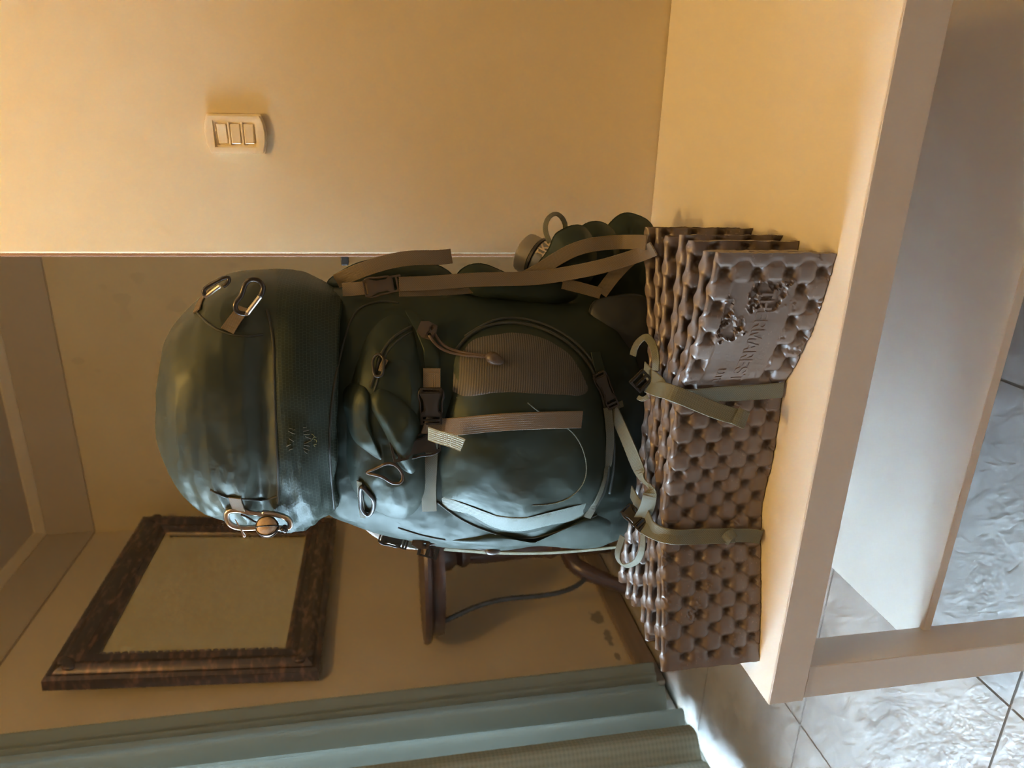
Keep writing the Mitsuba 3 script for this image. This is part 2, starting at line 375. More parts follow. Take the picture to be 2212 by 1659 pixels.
# ------------------------------------------------------------------ the room
XL, YP, YB, ZC = -1.79, 1.191, 3.10, 2.513     # left wall, partition face, far wall, ceiling
XR, YN = 2.3, -2.0
DY0, DY1, DZ = 0.36, 1.735, 2.18               # terrace door opening in the left wall
struct('floor', bbox((XL - 0.2, YN - 0.1, -0.12), (XR + 0.1, YB + 0.1, -0.006)), 'm_grout', 'dark grout bed under the stone tiles')
gx, gy = [-1.265 + 0.47 * k for k in range(-1, 8)], [-0.18 + 0.43 * k for k in range(-5, 8)]
gy = [0.681 + 0.43 * k for k in range(-6, 6)]
def tile_mesh(x0, x1, y0, y1, seed):
    nx = ny = 9
    g = 0.0022
    X, Y = np.meshgrid(np.linspace(x0 + g, x1 - g, nx), np.linspace(y0 + g, y1 - g, ny), indexing='ij')
    Z = 0.0006 * (meshkit.noise(np.stack([X * 9, Y * 9, 0 * X + seed], -1), 3) - 0.5)
    e = np.minimum(np.minimum(X - x0, x1 - X), np.minimum(Y - y0, y1 - Y)); Z = np.where(e < 0.004, Z - 0.0012, Z)
    top = np.stack([X, Y, Z], -1).reshape(-1, 3); bot = top.copy(); bot[:, 2] = -0.006
    Fc = grid_faces(nx, ny); idx = np.arange(nx * ny).reshape(nx, ny)
    ring = np.r_[idx[:-1, 0], idx[-1, :-1], idx[:0:-1, -1], idx[0, :0:-1]]; r2 = np.roll(ring, -1); o = nx * ny
    side = np.vstack([np.stack([ring, r2, r2 + o], -1), np.stack([ring, r2 + o, ring + o], -1)])
    m = trimesh.Trimesh(np.vstack([top, bot]), np.vstack([Fc, Fc[:, ::-1] + o, side]), process=False)
    if m.volume < 0: m.invert()
    return m
for i in range(len(gx) - 1):
    for j in range(len(gy) - 1):
        x0, x1 = max(gx[i], XL), gx[i + 1]; y0, y1 = max(gy[j], YN), min(gy[j + 1], YB)
        if x1 - x0 < 0.05 or x0 > 1.5: continue
        obj('tile', tile_mesh(x0, x1, y0, y1, i * 17 + j), 'm_tile', 'floor', smooth=25)
struct('ceiling', bbox((XL - 0.2, YN - 0.1, ZC), (XR + 0.1, YB + 0.1, ZC + 0.1)), 'm_ceiling', 'dim beige ceiling over the room and the passage behind')
struct('wall_left', cat([bbox((XL - 0.16, DY1, 0), (XL, YB + 0.1, ZC)), bbox((XL - 0.16, YN, 0), (XL, DY0, ZC)), bbox((XL - 0.16, DY0, DZ), (XL, DY1, ZC))]),
       'm_wall_left', 'beige plaster wall with the framed mirror and a scuffed foot')
struct('wall_partition', bbox((-0.1915, YP, 0), (XR, YP + 0.10, ZC), 0.003), 'm_wall', 'cream plastered wall with the light switch, behind the low table')
struct('wall_far', bbox((XL - 0.1, YB, 0), (XR, YB + 0.1, ZC)), 'm_wall', 'dim beige end wall of the passage behind the backpack')
struct('wall_right', bbox((XR, YN, 0), (XR + 0.1, YB, ZC)), 'm_wall_low_bounce', 'wall closing the room on the right, made brown to cut bounced light')
struct('wall_near', bbox((XL, YN - 0.1, 0), (XR, YN, ZC)), 'm_wall_low_bounce', 'wall behind the viewer, made brown to cut bounced light')
struct('wall_passage', bbox((XR - 0.012, YP + 0.10, 0), (XR - 0.002, YB, ZC)), 'm_wall', 'cream wall at the right end of the passage')
struct('trim_1', bbox((-0.2135, YP + 0.102, 0), (-0.150, YP + 0.125, 2.45), 0.002), 'm_wood_trim', 'reddish brown wooden edge strip on the back of the cream wall')
lt = ony(738, 570, YP + 0.13); lb = ony(754, 570, YP + 0.13)
obj('latch', bbox((lt[0], YP + 0.11, lb[2]), (-0.20, YP + 0.138, lt[2]), 0.002), 'm_black', 'trim_1')
say('trim_1__latch', 'small black latch')
# cornice, and a darker band below it, along left and far wall
def cornice_prof(): return [(0, 0), (0.045, 0), (0.045, -0.008), (0.03, -0.018), (0.018, -0.036), (0, -0.036)]
pr = np.array(cornice_prof())
def sweep_x(pr, x0, x1, y, z): # profile depth goes -y
    a = np.array([[x0, y - d, z + h] for d, h in pr]); b = a.copy(); b[:, 0] = x1
    return hull(np.vstack([a, b]))
def sweep_y(pr, y0, y1, x, z):
    a = np.array([[x + d, y0, z + h] for d, h in pr]); b = a.copy(); b[:, 1] = y1
    return hull(np.vstack([a, b]))
struct('trim_2', cat([sweep_x(pr, XL, XR, YB, ZC), sweep_y(pr, YP, YB, XL, ZC)]), 'm_cornice', 'pale cornice moulding where the passage walls meet the ceiling')
struct('trim_3', cat([bbox((XL, YB - 0.012, 2.278), (XR, YB, ZC - 0.036)), bbox((XL, YP, 2.278), (XL + 0.012, YB - 0.012, ZC - 0.036))]), 'm_wall_band', 'darker taupe band under the pale cornice')
struct('baseboard_left', bbox((XL, 1.79, 0), (XL + 0.03, YB, 0.077), 0.004), 'm_skirt', 'brown wooden baseboard along the wall with the mirror')
struct('baseboard_far', bbox((XL + 0.03, YB - 0.02, 0), (XR, YB, 0.077), 0.004), 'm_skirt', 'brown wooden baseboard along the end wall')
# terrace door: jamb, sill track
dk = 'door_1'
labels[dk] = {'label': 'white sliding terrace door frame with a floor track, beside the green curtain', 'kind': 'structure', 'category': 'door'}
obj('jamb', cat([bbox((XL - 0.15, DY1 - 0.045, 0), (XL + 0.004, DY1, DZ), 0.003), bbox((XL - 0.15, DY0, 0), (XL + 0.004, DY0 + 0.045, DZ), 0.003), bbox((XL - 0.15, DY0, DZ - 0.045), (XL + 0.004, DY1, DZ), 0.003)]), 'm_white', dk)
obj('sill', bbox((XL - 0.17, DY0, -0.01), (XL + 0.005, DY1 - 0.045, 0.004), 0.002), 'm_alu', dk)
for xx, hh in ((XL - 0.008, 0.016), (XL - 0.036, 0.022), (XL - 0.060, 0.016), (XL - 0.095, 0.022), (XL - 0.120, 0.016)):
    obj('rail', bbox((xx - 0.005, DY0, 0.0), (xx + 0.005, DY1 - 0.045, hh), 0.0018), 'm_alu', dk)
struct('porch_roof', bbox((-3.9, -5, 2.36), (XL - 0.16, 7, 2.5)), 'm_cornice', 'unseen roof slab added outside the sliding door to cut off high sky light')  # added overhang, limits how high the sky shines in
struct('ground', bbox((-14, -10, -0.2), (XL - 0.17, 12, -0.03)), 'm_concrete', 'bright terrace paving outside the sliding door')
# ------------------------------------------------------------------ white low table
t = thing('coffee_table', 'low white square-legged table with a lower shelf under the backpack', 'table')
TX0, TX1, TY0, TY1, TZ = -0.674, 0.226, 0.628, YP - 0.003, 0.45
obj('tabletop', bbox((TX0, TY0, TZ - 0.050), (TX1, TY1, TZ), 0.0012), 'm_table', t, smooth=False)
obj('edge_band', bbox((TX0 - 0.0008, TY0 - 0.0008, TZ - 0.0495), (TX1 + 0.0008, TY1, TZ - 0.0015), 0.0008), 'm_table_edge', t, smooth=False)
for x in (TX0 + 0.0015, TX1 - 0.0515):
    for y in (TY0 + 0.001, TY1 - 0.052):
        obj('leg', bbox((x, y, 0.002), (x + 0.05, y + 0.05, TZ - 0.050), 0.0012), 'm_table_edge', t, smooth=False)
obj('shelf', bbox((TX0 + 0.018, 0.672, 0.189), (TX1 - 0.016, TY1 - 0.03, 0.202), 0.001), 'm_table', t, smooth=False)
# ------------------------------------------------------------------ light switch
t = thing('light_switch', 'cream three-gang light switch plate on the plastered wall', 'light switch')
sc = (ony(462, 256, YP) + ony(560, 256, YP) + ony(462, 322, YP) + ony(560, 322, YP)) / 4
W2, H2 = 0.0285, 0.0450
def rrect(w, h, r): return sbox(-w + r, -h + r, w - r, h - r).buffer(r, quad_segs=6)
SM = frame(sc + [0, -0.0045, 0], (math.cos(0.02), 0, math.sin(0.02)), (0, -1, 0))
base = bev_extrude(Polygon(np.vstack([[( -W2, -H2 + 0.006), (-W2 * .5, -H2 + .0012), (0, -H2), (W2 * .5, -H2 + .0012), (W2, -H2 + 0.006)], [(W2, H2 - 0.006), (W2 * .5, H2 - .0012), (0, H2), (-W2 * .5, H2 - .0012), (-W2, H2 - 0.006)]])).buffer(-0.003).buffer(0.003).difference(sbox(-0.0165, -0.0290, 0.0165, 0.0290)), 0.0095, 0.0028)
obj('plate', placed(base, SM), 'm_switch', t, smooth=20)
obj('backing', placed(bbox((-0.017, -0.0295, -0.005), (0.017, 0.0295, -0.001)), SM), 'm_switch', t)
bars = cat([bbox((-0.0165, y - 0.0013, -0.004), (0.0165, y + 0.0013, 0.0035), 0.0005) for y in (-0.0096, 0.0096)])
obj('divider', placed(bars, SM), 'm_switch', t)
for k, y in enumerate((0.0193, 0.0, -0.0193)):
    rk = bbox((-0.0142, y - 0.0068, -0.003), (0.0142, y + 0.0068, 0.004), 0.0009)
    v = rk.vertices; v[:, 2] += (0.0014 if k == 0 else -0.0009) * v[:, 0] / 0.015 * (v[:, 2] > 0); rk.vertices = v
    obj('rocker', placed(rk, SM), 'm_switch', t)
# ------------------------------------------------------------------ mirror with copper frame
t = thing('wall_mirror', 'large mirror in a wide dark copper frame tilted off the beige wall', 'mirror')
MW, MH, FW = 1.02, 0.85, 0.125
o = np.array([-1.745, 2.49, 1.18]); up = unit(np.array([0.07, 0, 0.84])); yv = np.array([0, 1.0, 0]); nv = np.cross(up, yv) * -1
nv = unit(np.cross(yv, up)); nv = nv if nv[0] > 0 else -nv
MM = np.eye(4); MM[:3, 0], MM[:3, 1], MM[:3, 2], MM[:3, 3] = yv, up, nv, o + up * MH / 2
fprof = np.array([(0, -0.03), (0, 0.008), (0.012, 0.016), (0.022, 0.014), (0.028, 0.024), (0.045, 0.034), (0.058, 0.030), (0.066, 0.020), (0.078, 0.016), (0.088, 0.020), (0.100, 0.024), (0.108, 0.018), (0.116, 0.008), (FW, 0.004), (FW, -0.03)])
def frame_side(L, other, horizontal, sgn):
    s = np.linspace(-1, 1, 60); V = []
    for u in s:
        for d, h in fprof:
            half = L / 2 - d
            a = u * half; b = sgn * (other / 2 - d)
            hh = h
            V.append((a, b, hh) if horizontal else (b, a, hh))
    V = np.array(V); n, m = 60, len(fprof)
    me = loft(V.reshape(n, m, 3)); return me
for hz, sg in ((True, 1), (True, -1), (False, 1), (False, -1)):
    k = obj('frame_side', placed(frame_side(MW if hz else MH, MH if hz else MW, hz, sg), MM), 'm_frame', t, smooth=40)
    L = (MW if hz else MH) - 2 * FW
    beads = []
    for a in np.arange(-L / 2 + 0.03, L / 2 - 0.02, 0.022):
        b = sg * ((MH if hz else MW) / 2 - 0.106)
        s = trimesh.creation.icosphere(1, 0.0065); s.apply_scale([1.4, 0.8, 0.8] if hz else [0.8, 1.4, 0.8]); s.apply_translation((a, b, 0.022) if hz else (b, a, 0.022)); beads.append(s)
    obj('beading', placed(cat(beads), MM), 'm_frame', k, smooth=True)
for sx in (-1, 1):
    for sy in (-1, 1):
        orn = []
        for q in range(7):
            a = q / 6 * math.pi / 2; rr = 0.036
            s = trimesh.creation.icosphere(2, 0.012); s.apply_scale([1.5, 0.8, 0.7]); s.apply_transform(trimesh.transformations.rotation_matrix(a, [0, 0, 1]))
            s.apply_translation((0.062 + rr * math.cos(a) - 0.03, 0.062 + rr * math.sin(a) - 0.03, 0.030)); orn.append(s)
        g = cat(orn); v = g.vertices; v = np.c_[sx * (MW / 2 - v[:, 0] ), sy * (MH / 2 - v[:, 1]), v[:, 2]]; g = trimesh.Trimesh(v, g.faces, process=False)
        obj('corner_ornament', placed(g, MM), 'm_frame', t, smooth=True)
obj('glass', placed(bbox((-MW / 2 + FW - 0.01, -MH / 2 + FW - 0.01, -0.012), (MW / 2 - FW + 0.01, MH / 2 - FW + 0.01, -0.004)), MM), 'm_mirror', t, smooth=False)
# ------------------------------------------------------------------ round pedestal table
t = thing('pedestal_table', 'small dark round pedestal table under the mirror, behind the backpack', 'table')
PC = np.array([-1.46, 2.2, 0.0])
obj('top', lathe([(0, 0.790), (0.285, 0.790), (0.298, 0.797), (0.303, 0.808), (0.298, 0.819), (0, 0.822)], PC, 72), 'm_dark_wood', t, smooth=30)
obj('apron', lathe([(0.255, 0.750), (0.272, 0.750), (0.277, 0.770), (0.272, 0.790), (0.255, 0.790), (0.255, 0.750)], PC, 64), 'm_dark_wood', t, smooth=30)
obj('column', lathe([(0, 0.150), (0.034, 0.150), (0.036, 0.20), (0.030, 0.24), (0.036, 0.262), (0.040, 0.275), (0.030, 0.30), (0.036, 0.32), (0.042, 0.335), (0.034, 0.355), (0.032, 0.42), (0.037, 0.52), (0.039, 0.60), (0.034, 0.64), (0.045, 0.655), (0.047, 0.67), (0.036, 0.69), (0.052, 0.71), (0.060, 0.745), (0.060, 0.79), (0, 0.79)], PC, 40), 'm_dark_wood', t, smooth=30)
for k in range(3):
    a = math.radians(248 + 120 * k); dv = np.array([math.cos(a), math.sin(a), 0])
    pts = [PC + dv * r_ + [0, 0, z_] for r_, z_ in ((0.02, 0.27), (0.07, 0.26), (0.13, 0.20), (0.19, 0.10), (0.25, 0.04), (0.30, 0.026), (0.315, 0.04))]
    c = curve(pts, 40)
    obj('leg', tube(c, np.interp(np.linspace(0, 1, 40), [0, 0.25, 0.7, 0.9, 1], [0.030, 0.032, 0.022, 0.020, 0.012]), 12), 'm_dark_wood', t, smooth=True)
    pts = [PC + dv * r_ + [0, 0, z_] for r_, z_ in ((0.262, 0.752), (0.225, 0.66), (0.200, 0.55), (0.198, 0.43), (0.19, 0.33), (0.16, 0.25), (0.12, 0.205))]
    obj('brace', tube(curve(pts, 40), 0.009, 10), 'm_iron', t, smooth=True)
# ------------------------------------------------------------------ curtains on the left
def curtain_mesh(y0, y1, x0, zt, zb, folds, amp, seed, ny=160, nz=60, th=0.0):
    u = np.linspace(0, 1, ny); w = np.linspace(0, 1, nz)
    U, W = np.meshgrid(u, w, indexing='ij')
    ph = folds * 2 * np.pi * U + 1.1 * np.sin(3 * U * 2 + seed) + 0.35 * W * np.sin(7 * U + seed)
    x = x0 + amp * (0.55 + 0.45 * W) * np.sin(ph) + 0.4 * amp * np.sin(2.3 * ph + seed)
    y = y0 + (y1 - y0) * U + 0.012 * np.cos(ph) + 0.05 * (1 - W) * 0
    zbot = zb(U) if callable(zb) else zb
    z = zt + (zbot - zt) * W
    return trimesh.Trimesh(np.stack([x, y, z], -1).reshape(-1, 3), grid_faces(ny, nz), process=False)
hem = lambda U: 0.042 + 0.010 * np.sin(U * 9)
t = thing('curtain', 'sage green pleated curtain hanging beside the mirror wall', 'curtain')
obj('cloth', curtain_mesh(1.812, 1.38, -1.733, 2.33, hem, 4.6, 0.034, 0.4), 'm_curtain', t, smooth=True)
t = thing('curtain', 'coarse grey-green lining curtain in front of the sage green pleated one', 'curtain')
obj('cloth', curtain_mesh(1.50, 0.95, -1.668, 2.33, lambda U: 0.052 - 0.02 * U, 4.2, 0.022, 2.1), 'm_curtain_lining', t, smooth=True)
t = thing('curtain_rod', 'dark curtain rod above the green curtains', 'curtain rod')
obj('pole', tube([(-1.70, -0.9, 2.35), (-1.70, 1.95, 2.35)], 0.014, 12), 'm_dark_wood', t, smooth=30)
for y in (-0.8, 1.9): obj('bracket', bbox((XL, y - 0.012, 2.335), (-1.68, y + 0.012, 2.365), 0.003), 'm_dark_wood', t)
# outside: box and pot seen below the hems, parapet added to block daylight
struct('wall_daylight_blocker', bbox((-3.0, -4.0, -0.03), (-2.85, 5.5, 0.74)), 'm_added_parapet', 'parapet wall added along the terrace outside to block low sky light')
t = thing('planter', 'white planter box behind the curtain hem, lengthened to block daylight under it', 'planter')
obj('box', bbox((-2.38, 0.98, -0.03), (-2.04, 1.98, 0.30), 0.01), 'm_white', t)  # white box stretched and moved closer to block light under the hem
t = thing('flower_pot', 'round beige pot on the terrace beside the white planter', 'pot')
obj('body', lathe([(0, 0), (0.10, 0), (0.15, 0.22), (0.16, 0.23), (0.16, 0.27), (0.14, 0.27), (0.13, 0.20), (0, 0.2)], (-2.22, 2.2, -0.03), 40), 'm_terracotta', t, smooth=30)
# ------------------------------------------------------------------ lamp (above the picture, hangs from the ceiling), plus an added fill lamp
for lpos, lpow in LAMPS:
    t = thing('pendant_lamp', 'round warm paper lantern hanging above the low table' if lpow == 1.0 else 'round warm fill lamp added further into the room', 'lamp')
    lp = np.array(lpos)
    b_ = trimesh.creation.icosphere(4, LAMP_R); b_.apply_translation(lp)
    obj('shade', b_, 'm_switch', t, smooth=True, emitter={'type': 'area', 'radiance': {'type': 'rgb', 'value': (LAMP_RGB * lpow).tolist()}})
    obj('cap', lathe([(0, 0), (0.03, 0), (0.03, 0.012), (0.012, 0.03), (0, 0.03)], lp + [0, 0, LAMP_R - 0.004], 24), 'm_lamp_metal', t, smooth=30)
    obj('cord', tube([lp + [0, 0, LAMP_R], [lp[0], lp[1], ZC]], 0.004, 8), 'm_black', t, smooth=True)
    obj('canopy', lathe([(0, -0.03), (0.02, -0.03), (0.05, 0), (0, 0)], (lp[0], lp[1], ZC), 32), 'm_lamp_metal', t, smooth=30)
# ------------------------------------------------------------------ folded foam sleeping pad
pad = thing('foam_sleeping_pad', 'brown accordion-folded egg-crate foam sleeping pad strapped under the backpack', 'sleeping pad')
PX0, PX1, PH = -0.634, -0.104, 0.134
NP_ = 7
S1 = (PX1 - (-0.274)) ; S2 = 0
_xs = np.array([-0.64, -0.56, -0.47, -0.425, -0.36, -0.30, -0.272, -0.245, -0.18, -0.10])
_front = PchipInterpolator(_xs, [0.659, 0.676, 0.702, 0.710, 0.704, 0.706, 0.708, 0.694, 0.668, 0.655])
_back = PchipInterpolator(_xs, [0.842, 0.832, 0.812, 0.806, 0.806, 0.806, 0.808, 0.815, 0.842, 0.868])
def pad_y(k, x): f = k / (NP_ - 1); return _front(x) * (1 - f) + _back(x) * f
CELL = 0.0183
LBL = (PX1 - 0.165, PX1 - 0.030, 0.036, 0.112)    # label field: x range, z range above the panel foot
def egg(x, z):
    g = 0.5 * (np.cos(np.pi * (x + z) / CELL) + np.cos(np.pi * (x - z) / CELL))     # 1 on bumps, -1 in pits
    v = (g + 1) / 2
    h = 1 - (1 - v) ** 3.4
    p_, q_ = (x + z) / CELL, (x - z) / CELL
    d = np.minimum(np.abs(p_ - 2 * np.floor(p_ / 2) - 1), np.abs(q_ - 2 * np.floor(q_ / 2) - 1))
    return h, np.exp(-(d / 0.055) ** 2) * sst_np(0.15, 0.45, v)
def sst_np(a, b, x): t = np.clip((x - a) / (b - a), 0, 1); return t * t * (3 - 2 * t)
TEARS = [(1575, 690, 0.020, 0.010), (1592, 725, 0.013, 0.015), (1672, 640, 0.016, 0.016), (1690, 605, 0.010, 0.012), (1560, 712, 0.012, 0.008), (1535, 770, 0.010, 0.006), (1640, 635, 0.022, 0.004), (1548, 745, 0.006, 0.005)]
TEARS = [(ony(x, y, 0.655)[0], ony(x, y, 0.655)[2] - TZ, a, b) for x, y, a, b in TEARS]
def pad_panel(k, res):
    ln, hn = int((PX1 - PX0) / res), int(PH / res)
    x0 = PX0 + (0.0, 0.006, -0.004, 0.002, 0.007, -0.003, 0.004)[k]; x1 = PX1 + (0.0, -0.004, 0.002, 0.004, -0.002, 0.003, 0.0)[k]
    hgt = PH + (0.0, -0.004, -0.002, -0.006, -0.003, -0.005, -0.004)[k]
    X, Z = np.meshgrid(np.linspace(x0, x1, ln), np.linspace(0, hgt, hn), indexing='ij')
    h, crease = egg(X - PX0 + 0.004, hgt - Z + 0.25 * CELL + (0 if k == 0 else CELL * (k % 2)) )
    A = 0.0108
    endm = np.minimum(sst_np(x0 + 0.004, x0 + 0.016, X), 1 - sst_np(x1 - 0.016, x1 - 0.004, X)) if k == 0 else np.minimum(sst_np(x0, x0 + 0.008, X), 1 - sst_np(x1 - 0.008, x1, X))
    hf = A * (h - 1) * endm - 0.0016 * crease * endm
    P0 = np.stack([X * 60, Z * 60, 0 * X + k], -1)
    hf = hf + 0.0007 * (meshkit.fbm(P0, 3, k) - 0.5)
    if k == 0:
        m = np.minimum(sst_np(LBL[0] - 0.003, LBL[0] + 0.003, X), 1 - sst_np(LBL[1] - 0.003, LBL[1] + 0.003, X))
        m = np.minimum(m, np.minimum(sst_np(LBL[2] - 0.003, LBL[2] + 0.003, Z), 1 - sst_np(LBL[3] - 0.003, LBL[3] + 0.003, Z)))
        ridge = np.exp(-((np.abs(X - LBL[0]) / 0.0022) ** 2)) * (Z > LBL[2]) * (Z < LBL[3])
        ridge = np.maximum(ridge, np.exp(-((np.abs(Z - LBL[3]) / 0.0022) ** 2)) * (X > LBL[0]) * (X < LBL[1]))
        slab = 0.0003 * meshkit.fbm(np.stack([X * 900, Z * 350, 0 * X], -1), 2, 5) - 0.0018
        for i, (tx, tz, a, b) in enumerate(TEARS):
            dx, dz = (X - tx) / a, (Z - tz) / b
            rr = np.sqrt(dx * dx + dz * dz) + 1.1 * (meshkit.noise(np.stack([X * 160, Z * 160, 0 * X + i], -1), 11) - 0.5) + 0.5 * (meshkit.noise(np.stack([X * 420, Z * 420, 0 * X + i], -1), 13) - 0.5)
            inn = 1 - sst_np(0.92, 1.0, rr)
            slab = slab - inn * (0.0020 + 0.0016 * meshkit.noise(np.stack([X * 380, Z * 380, 0 * X + i], -1), 17)) + 0.0014 * np.exp(-((rr - 1.06) / 0.10) ** 2)
        hf = hf * (1 - m) + m * slab + 0.0012 * ridge
        # small nicks in the bumps
        nk = meshkit.noise(np.stack([X * 55, Z * 55, 0 * X], -1), 23); fine = meshkit.noise(np.stack([X * 500, Z * 500, 0 * X], -1), 29)
        hf -= 0.0014 * sst_np(0.80, 0.86, nk) * sst_np(0.5, 0.6, fine) * (1 - m)
    th_ = 0.0075 if k == 0 else 0.0095
    hb = (hf if k else A * (h - 1) * endm) - th_
    rd = 0.0055; e_ = np.clip((Z - (hgt - rd)) / rd, 0, 1); rnd = np.sqrt(np.clip(1 - e_ ** 2, 0.02, 1))     # rounded upper edge
    mid = hb + th_ / 2; hf = np.where(e_ > 0, mid + (hf - mid) * rnd, hf); hb = np.where(e_ > 0, mid + (hb - mid) * rnd, hb)
    # ragged cut ends
    rag = 0.0025 * (meshkit.fbm(np.stack([0 * Z + k * 9.1, Z * 130, 0 * Z], -1), 3, 3) - 0.5)
    Xr = X + rag * (sst_np(x1 - 0.01, x1, X) - (1 - sst_np(x0, x0 + 0.01, X)))
    Yc = pad_y(k, X); dY = (pad_y(k, X + 1e-3) - pad_y(k, X - 1e-3)) / 2e-3
    nx, ny = dY / np.sqrt(1 + dY ** 2), -1 / np.sqrt(1 + dY ** 2)         # outward = towards the viewer
    lean = 0.0
    Fp = np.stack([Xr + nx * hf, Yc + ny * hf, TZ + Z + 0.0005 + 0 * X], -1)
    Bp = np.stack([Xr + nx * hb, Yc + ny * hb, TZ + Z + 0.0005 + 0 * X], -1)
    n, m = X.shape; idx = np.arange(n * m).reshape(n, m); o = n * m
    Fc = grid_faces(n, m)
    ring = np.r_[idx[:-1, 0], idx[-1, :-1], idx[:0:-1, -1], idx[0, :0:-1]]; r2 = np.roll(ring, -1)
    side = np.vstack([np.stack([ring, r2, r2 + o], -1), np.stack([ring, r2 + o, ring + o], -1)])
    me = trimesh.Trimesh(np.vstack([Fp.reshape(-1, 3), Bp.reshape(-1, 3)]), np.vstack([Fc, Fc[:, ::-1] + o, side]), process=False)
    if me.volume < 0: me.invert()
    return me
pads = []
for k in range(NP_):
    me = pad_panel(k, 0.0012 if k == 0 else 0.0024); pads.append(me)
    pk = obj('panel', me, 'm_foam', pad, smooth=50)
    if k == 0: pk0 = pk
# raised lettering, upside down as the pad lies
def pad_text(txt, h, xc, zc, w=None):
    m = meshkit.text_mesh(txt, h, 0.0010, bold=True)
    v, f_ = trimesh.remesh.subdivide_to_size(m.vertices, m.faces, 0.004)
    c = (v.min(0) + v.max(0)) / 2; wd = v[:, 0].max() - v[:, 0].min()
    sx = (w / wd) if w else 1
    a = -(v[:, 0] - c[0]) * sx; b = -(v[:, 1] - c[1])
    X = xc + a; Z = zc + b
    Yc = pad_y(0, X); dY = (pad_y(0, X + 1e-3) - pad_y(0, X - 1e-3)) / 2e-3
    q = np.sqrt(1 + dY ** 2); off = -0.0021 + v[:, 2] * 1.3
    return trimesh.Trimesh(np.stack([X + dY / q * off, Yc - off / q, TZ + Z], -1), f_, process=False)
obj('lettering', pad_text('THERMAREST', 0.0150, (LBL[0] + LBL[1]) / 2 - 0.001, 0.0665, 0.118), 'm_foam', pk0, smooth=30)
obj('lettering', pad_text('LITE', 0.0085, LBL[0] + 0.017, 0.0905, 0.020), 'm_foam', pk0, smooth=30)
SURF += [trimesh.Trimesh(p.vertices, p.faces, process=False) for p in pads[:1]]
PADTOP = loft(np.array([[(x, pad_y(0, x), TZ + 0.02), (x, pad_y(0, x), TZ + PH), (x, pad_y(6, x), TZ + PH - 0.004), (x, pad_y(6, x), TZ + 0.02)] for x in np.linspace(PX0, PX1, 50)]))
SURF.append(PADTOP)
def ond(x, y, Y):
    """as ony, but kept clear of the pad: slid towards the viewer until it is above or before it"""
    P = ony(x, y, Y)
    for _ in range(60):
        if not (PX0 - 0.008 < P[0] < PX1 + 0.008 and pad_y(0, P[0]) - 0.006 < P[1] < pad_y(6, P[0]) + 0.016 and P[2] < TZ + PH + 0.008): break
        P = P + unit(CAM - P) * 0.003
    return P

# ------------------------------------------------------------------ backpack
bp = thing('backpack', 'large dark green hiking backpack standing upright on the white low table', 'backpack')
def section_loft(tab, ys, yf, yb, e=2.6, nrow=110, m=220, wr=None, yl=0.895, yr=0.97, top_close=0, bot_close=0):
    """tab rows: (picture x, left silhouette y, right silhouette y); ys: depth of the silhouette; yf, yb: front and back depth per row"""
    tab = np.asarray(tab, float); v = tab[:, 0]
    Lp = PchipInterpolator(v, tab[:, 1]); Rp = PchipInterpolator(v, tab[:, 2])
    fY = PchipInterpolator(v, yf); bY = PchipInterpolator(v, yb)
    tt = np.linspace(0, 1, nrow)
    vv = v[0] + (v[-1] - v[0]) * (tt + 0.0)
    if top_close: vv = v[0] + (v[-1] - v[0]) * (0.55 * tt + 0.45 * tt ** 2)
    th = np.linspace(0, 2 * np.pi, m, endpoint=False)
    rows = []
    for x in vv:
        Pl, Pr = ony(x, float(Lp(x)), ys), ony(x, float(Rp(x)), ys)
        Pl[0], Pr[0] = ony(x, float(Lp(x)), yl)[0], ony(x, float(Rp(x)), yr)[0]
        c = (Pl + Pr) / 2; hw = np.linalg.norm((Pr - Pl)[[0, 2]]) / 2
        dx = unit(Pr - Pl)
        f, b = float(fY(x)), float(bY(x))
        cs, sn = np.cos(th), np.sin(th)
        ex = np.sign(cs) * np.abs(cs) ** (2 / e); ey = np.sign(sn) * np.abs(sn) ** (2 / e)
        yc = ys
        y = np.where(ey < 0, yc + ey * (yc - f), yc + ey * (b - yc))
        P = c[None] + ex[:, None] * hw * dx[None]
        P[:, 1] = y + (P[:, 1] - ys) * 0
        rows.append(P)
    me = loft(np.array(rows))
    if wr is not None:
        n = me.vertex_normals; V = np.array(me.vertices); V += n * wr(V)[:, None]; me = trimesh.Trimesh(V, me.faces, process=False)
    return me
def wr_body(V):
    p = V
    w = 0.010 * (meshkit.fbm(p * [14, 14, 10], 3, 1) - 0.5) + 0.0060 * (ridged(p, 15, 2, (1, 1, 0.6)) - 0.6)
    return w
body = section_loft([(700, 1118, 618), (740, 1130, 612), (800, 1152, 604), (850, 1168, 606), (950, 1187, 604), (1050, 1191, 612), (1150, 1188, 620), (1250, 1183, 636), (1330, 1176, 666), (1360, 1160, 700), (1392, 1140, 730), (1425, 1125, 745), (1448, 1100, 760)],
                    0.96, [0.86, 0.835, 0.825, 0.82, 0.815, 0.81, 0.81, 0.815, 0.850, 0.876, 0.880, 0.882, 0.884], [1.06, 1.08, 1.10, 1.10, 1.10, 1.10, 1.10, 1.10, 1.10, 1.10, 1.08, 1.06, 1.04], 2.7, wr=wr_body)
obj('body', body, 'm_shell', bp, smooth=True); SURF.append(body)
def wr_lid(V):
    p = V
    # gathers running across the lid towards its left end, and soft crumples
    d = np.clip((-p[:, 0] - 0.30) / 0.14, 0, 1)
    g = ridged(p, 20, 4, (0.55, 1, 1.5))
    return 0.011 * (meshkit.fbm(p * [11, 11, 13], 3, 5) - 0.5) + (0.0022 + 0.011 * d) * (g - 0.6)
SEAMX = 598
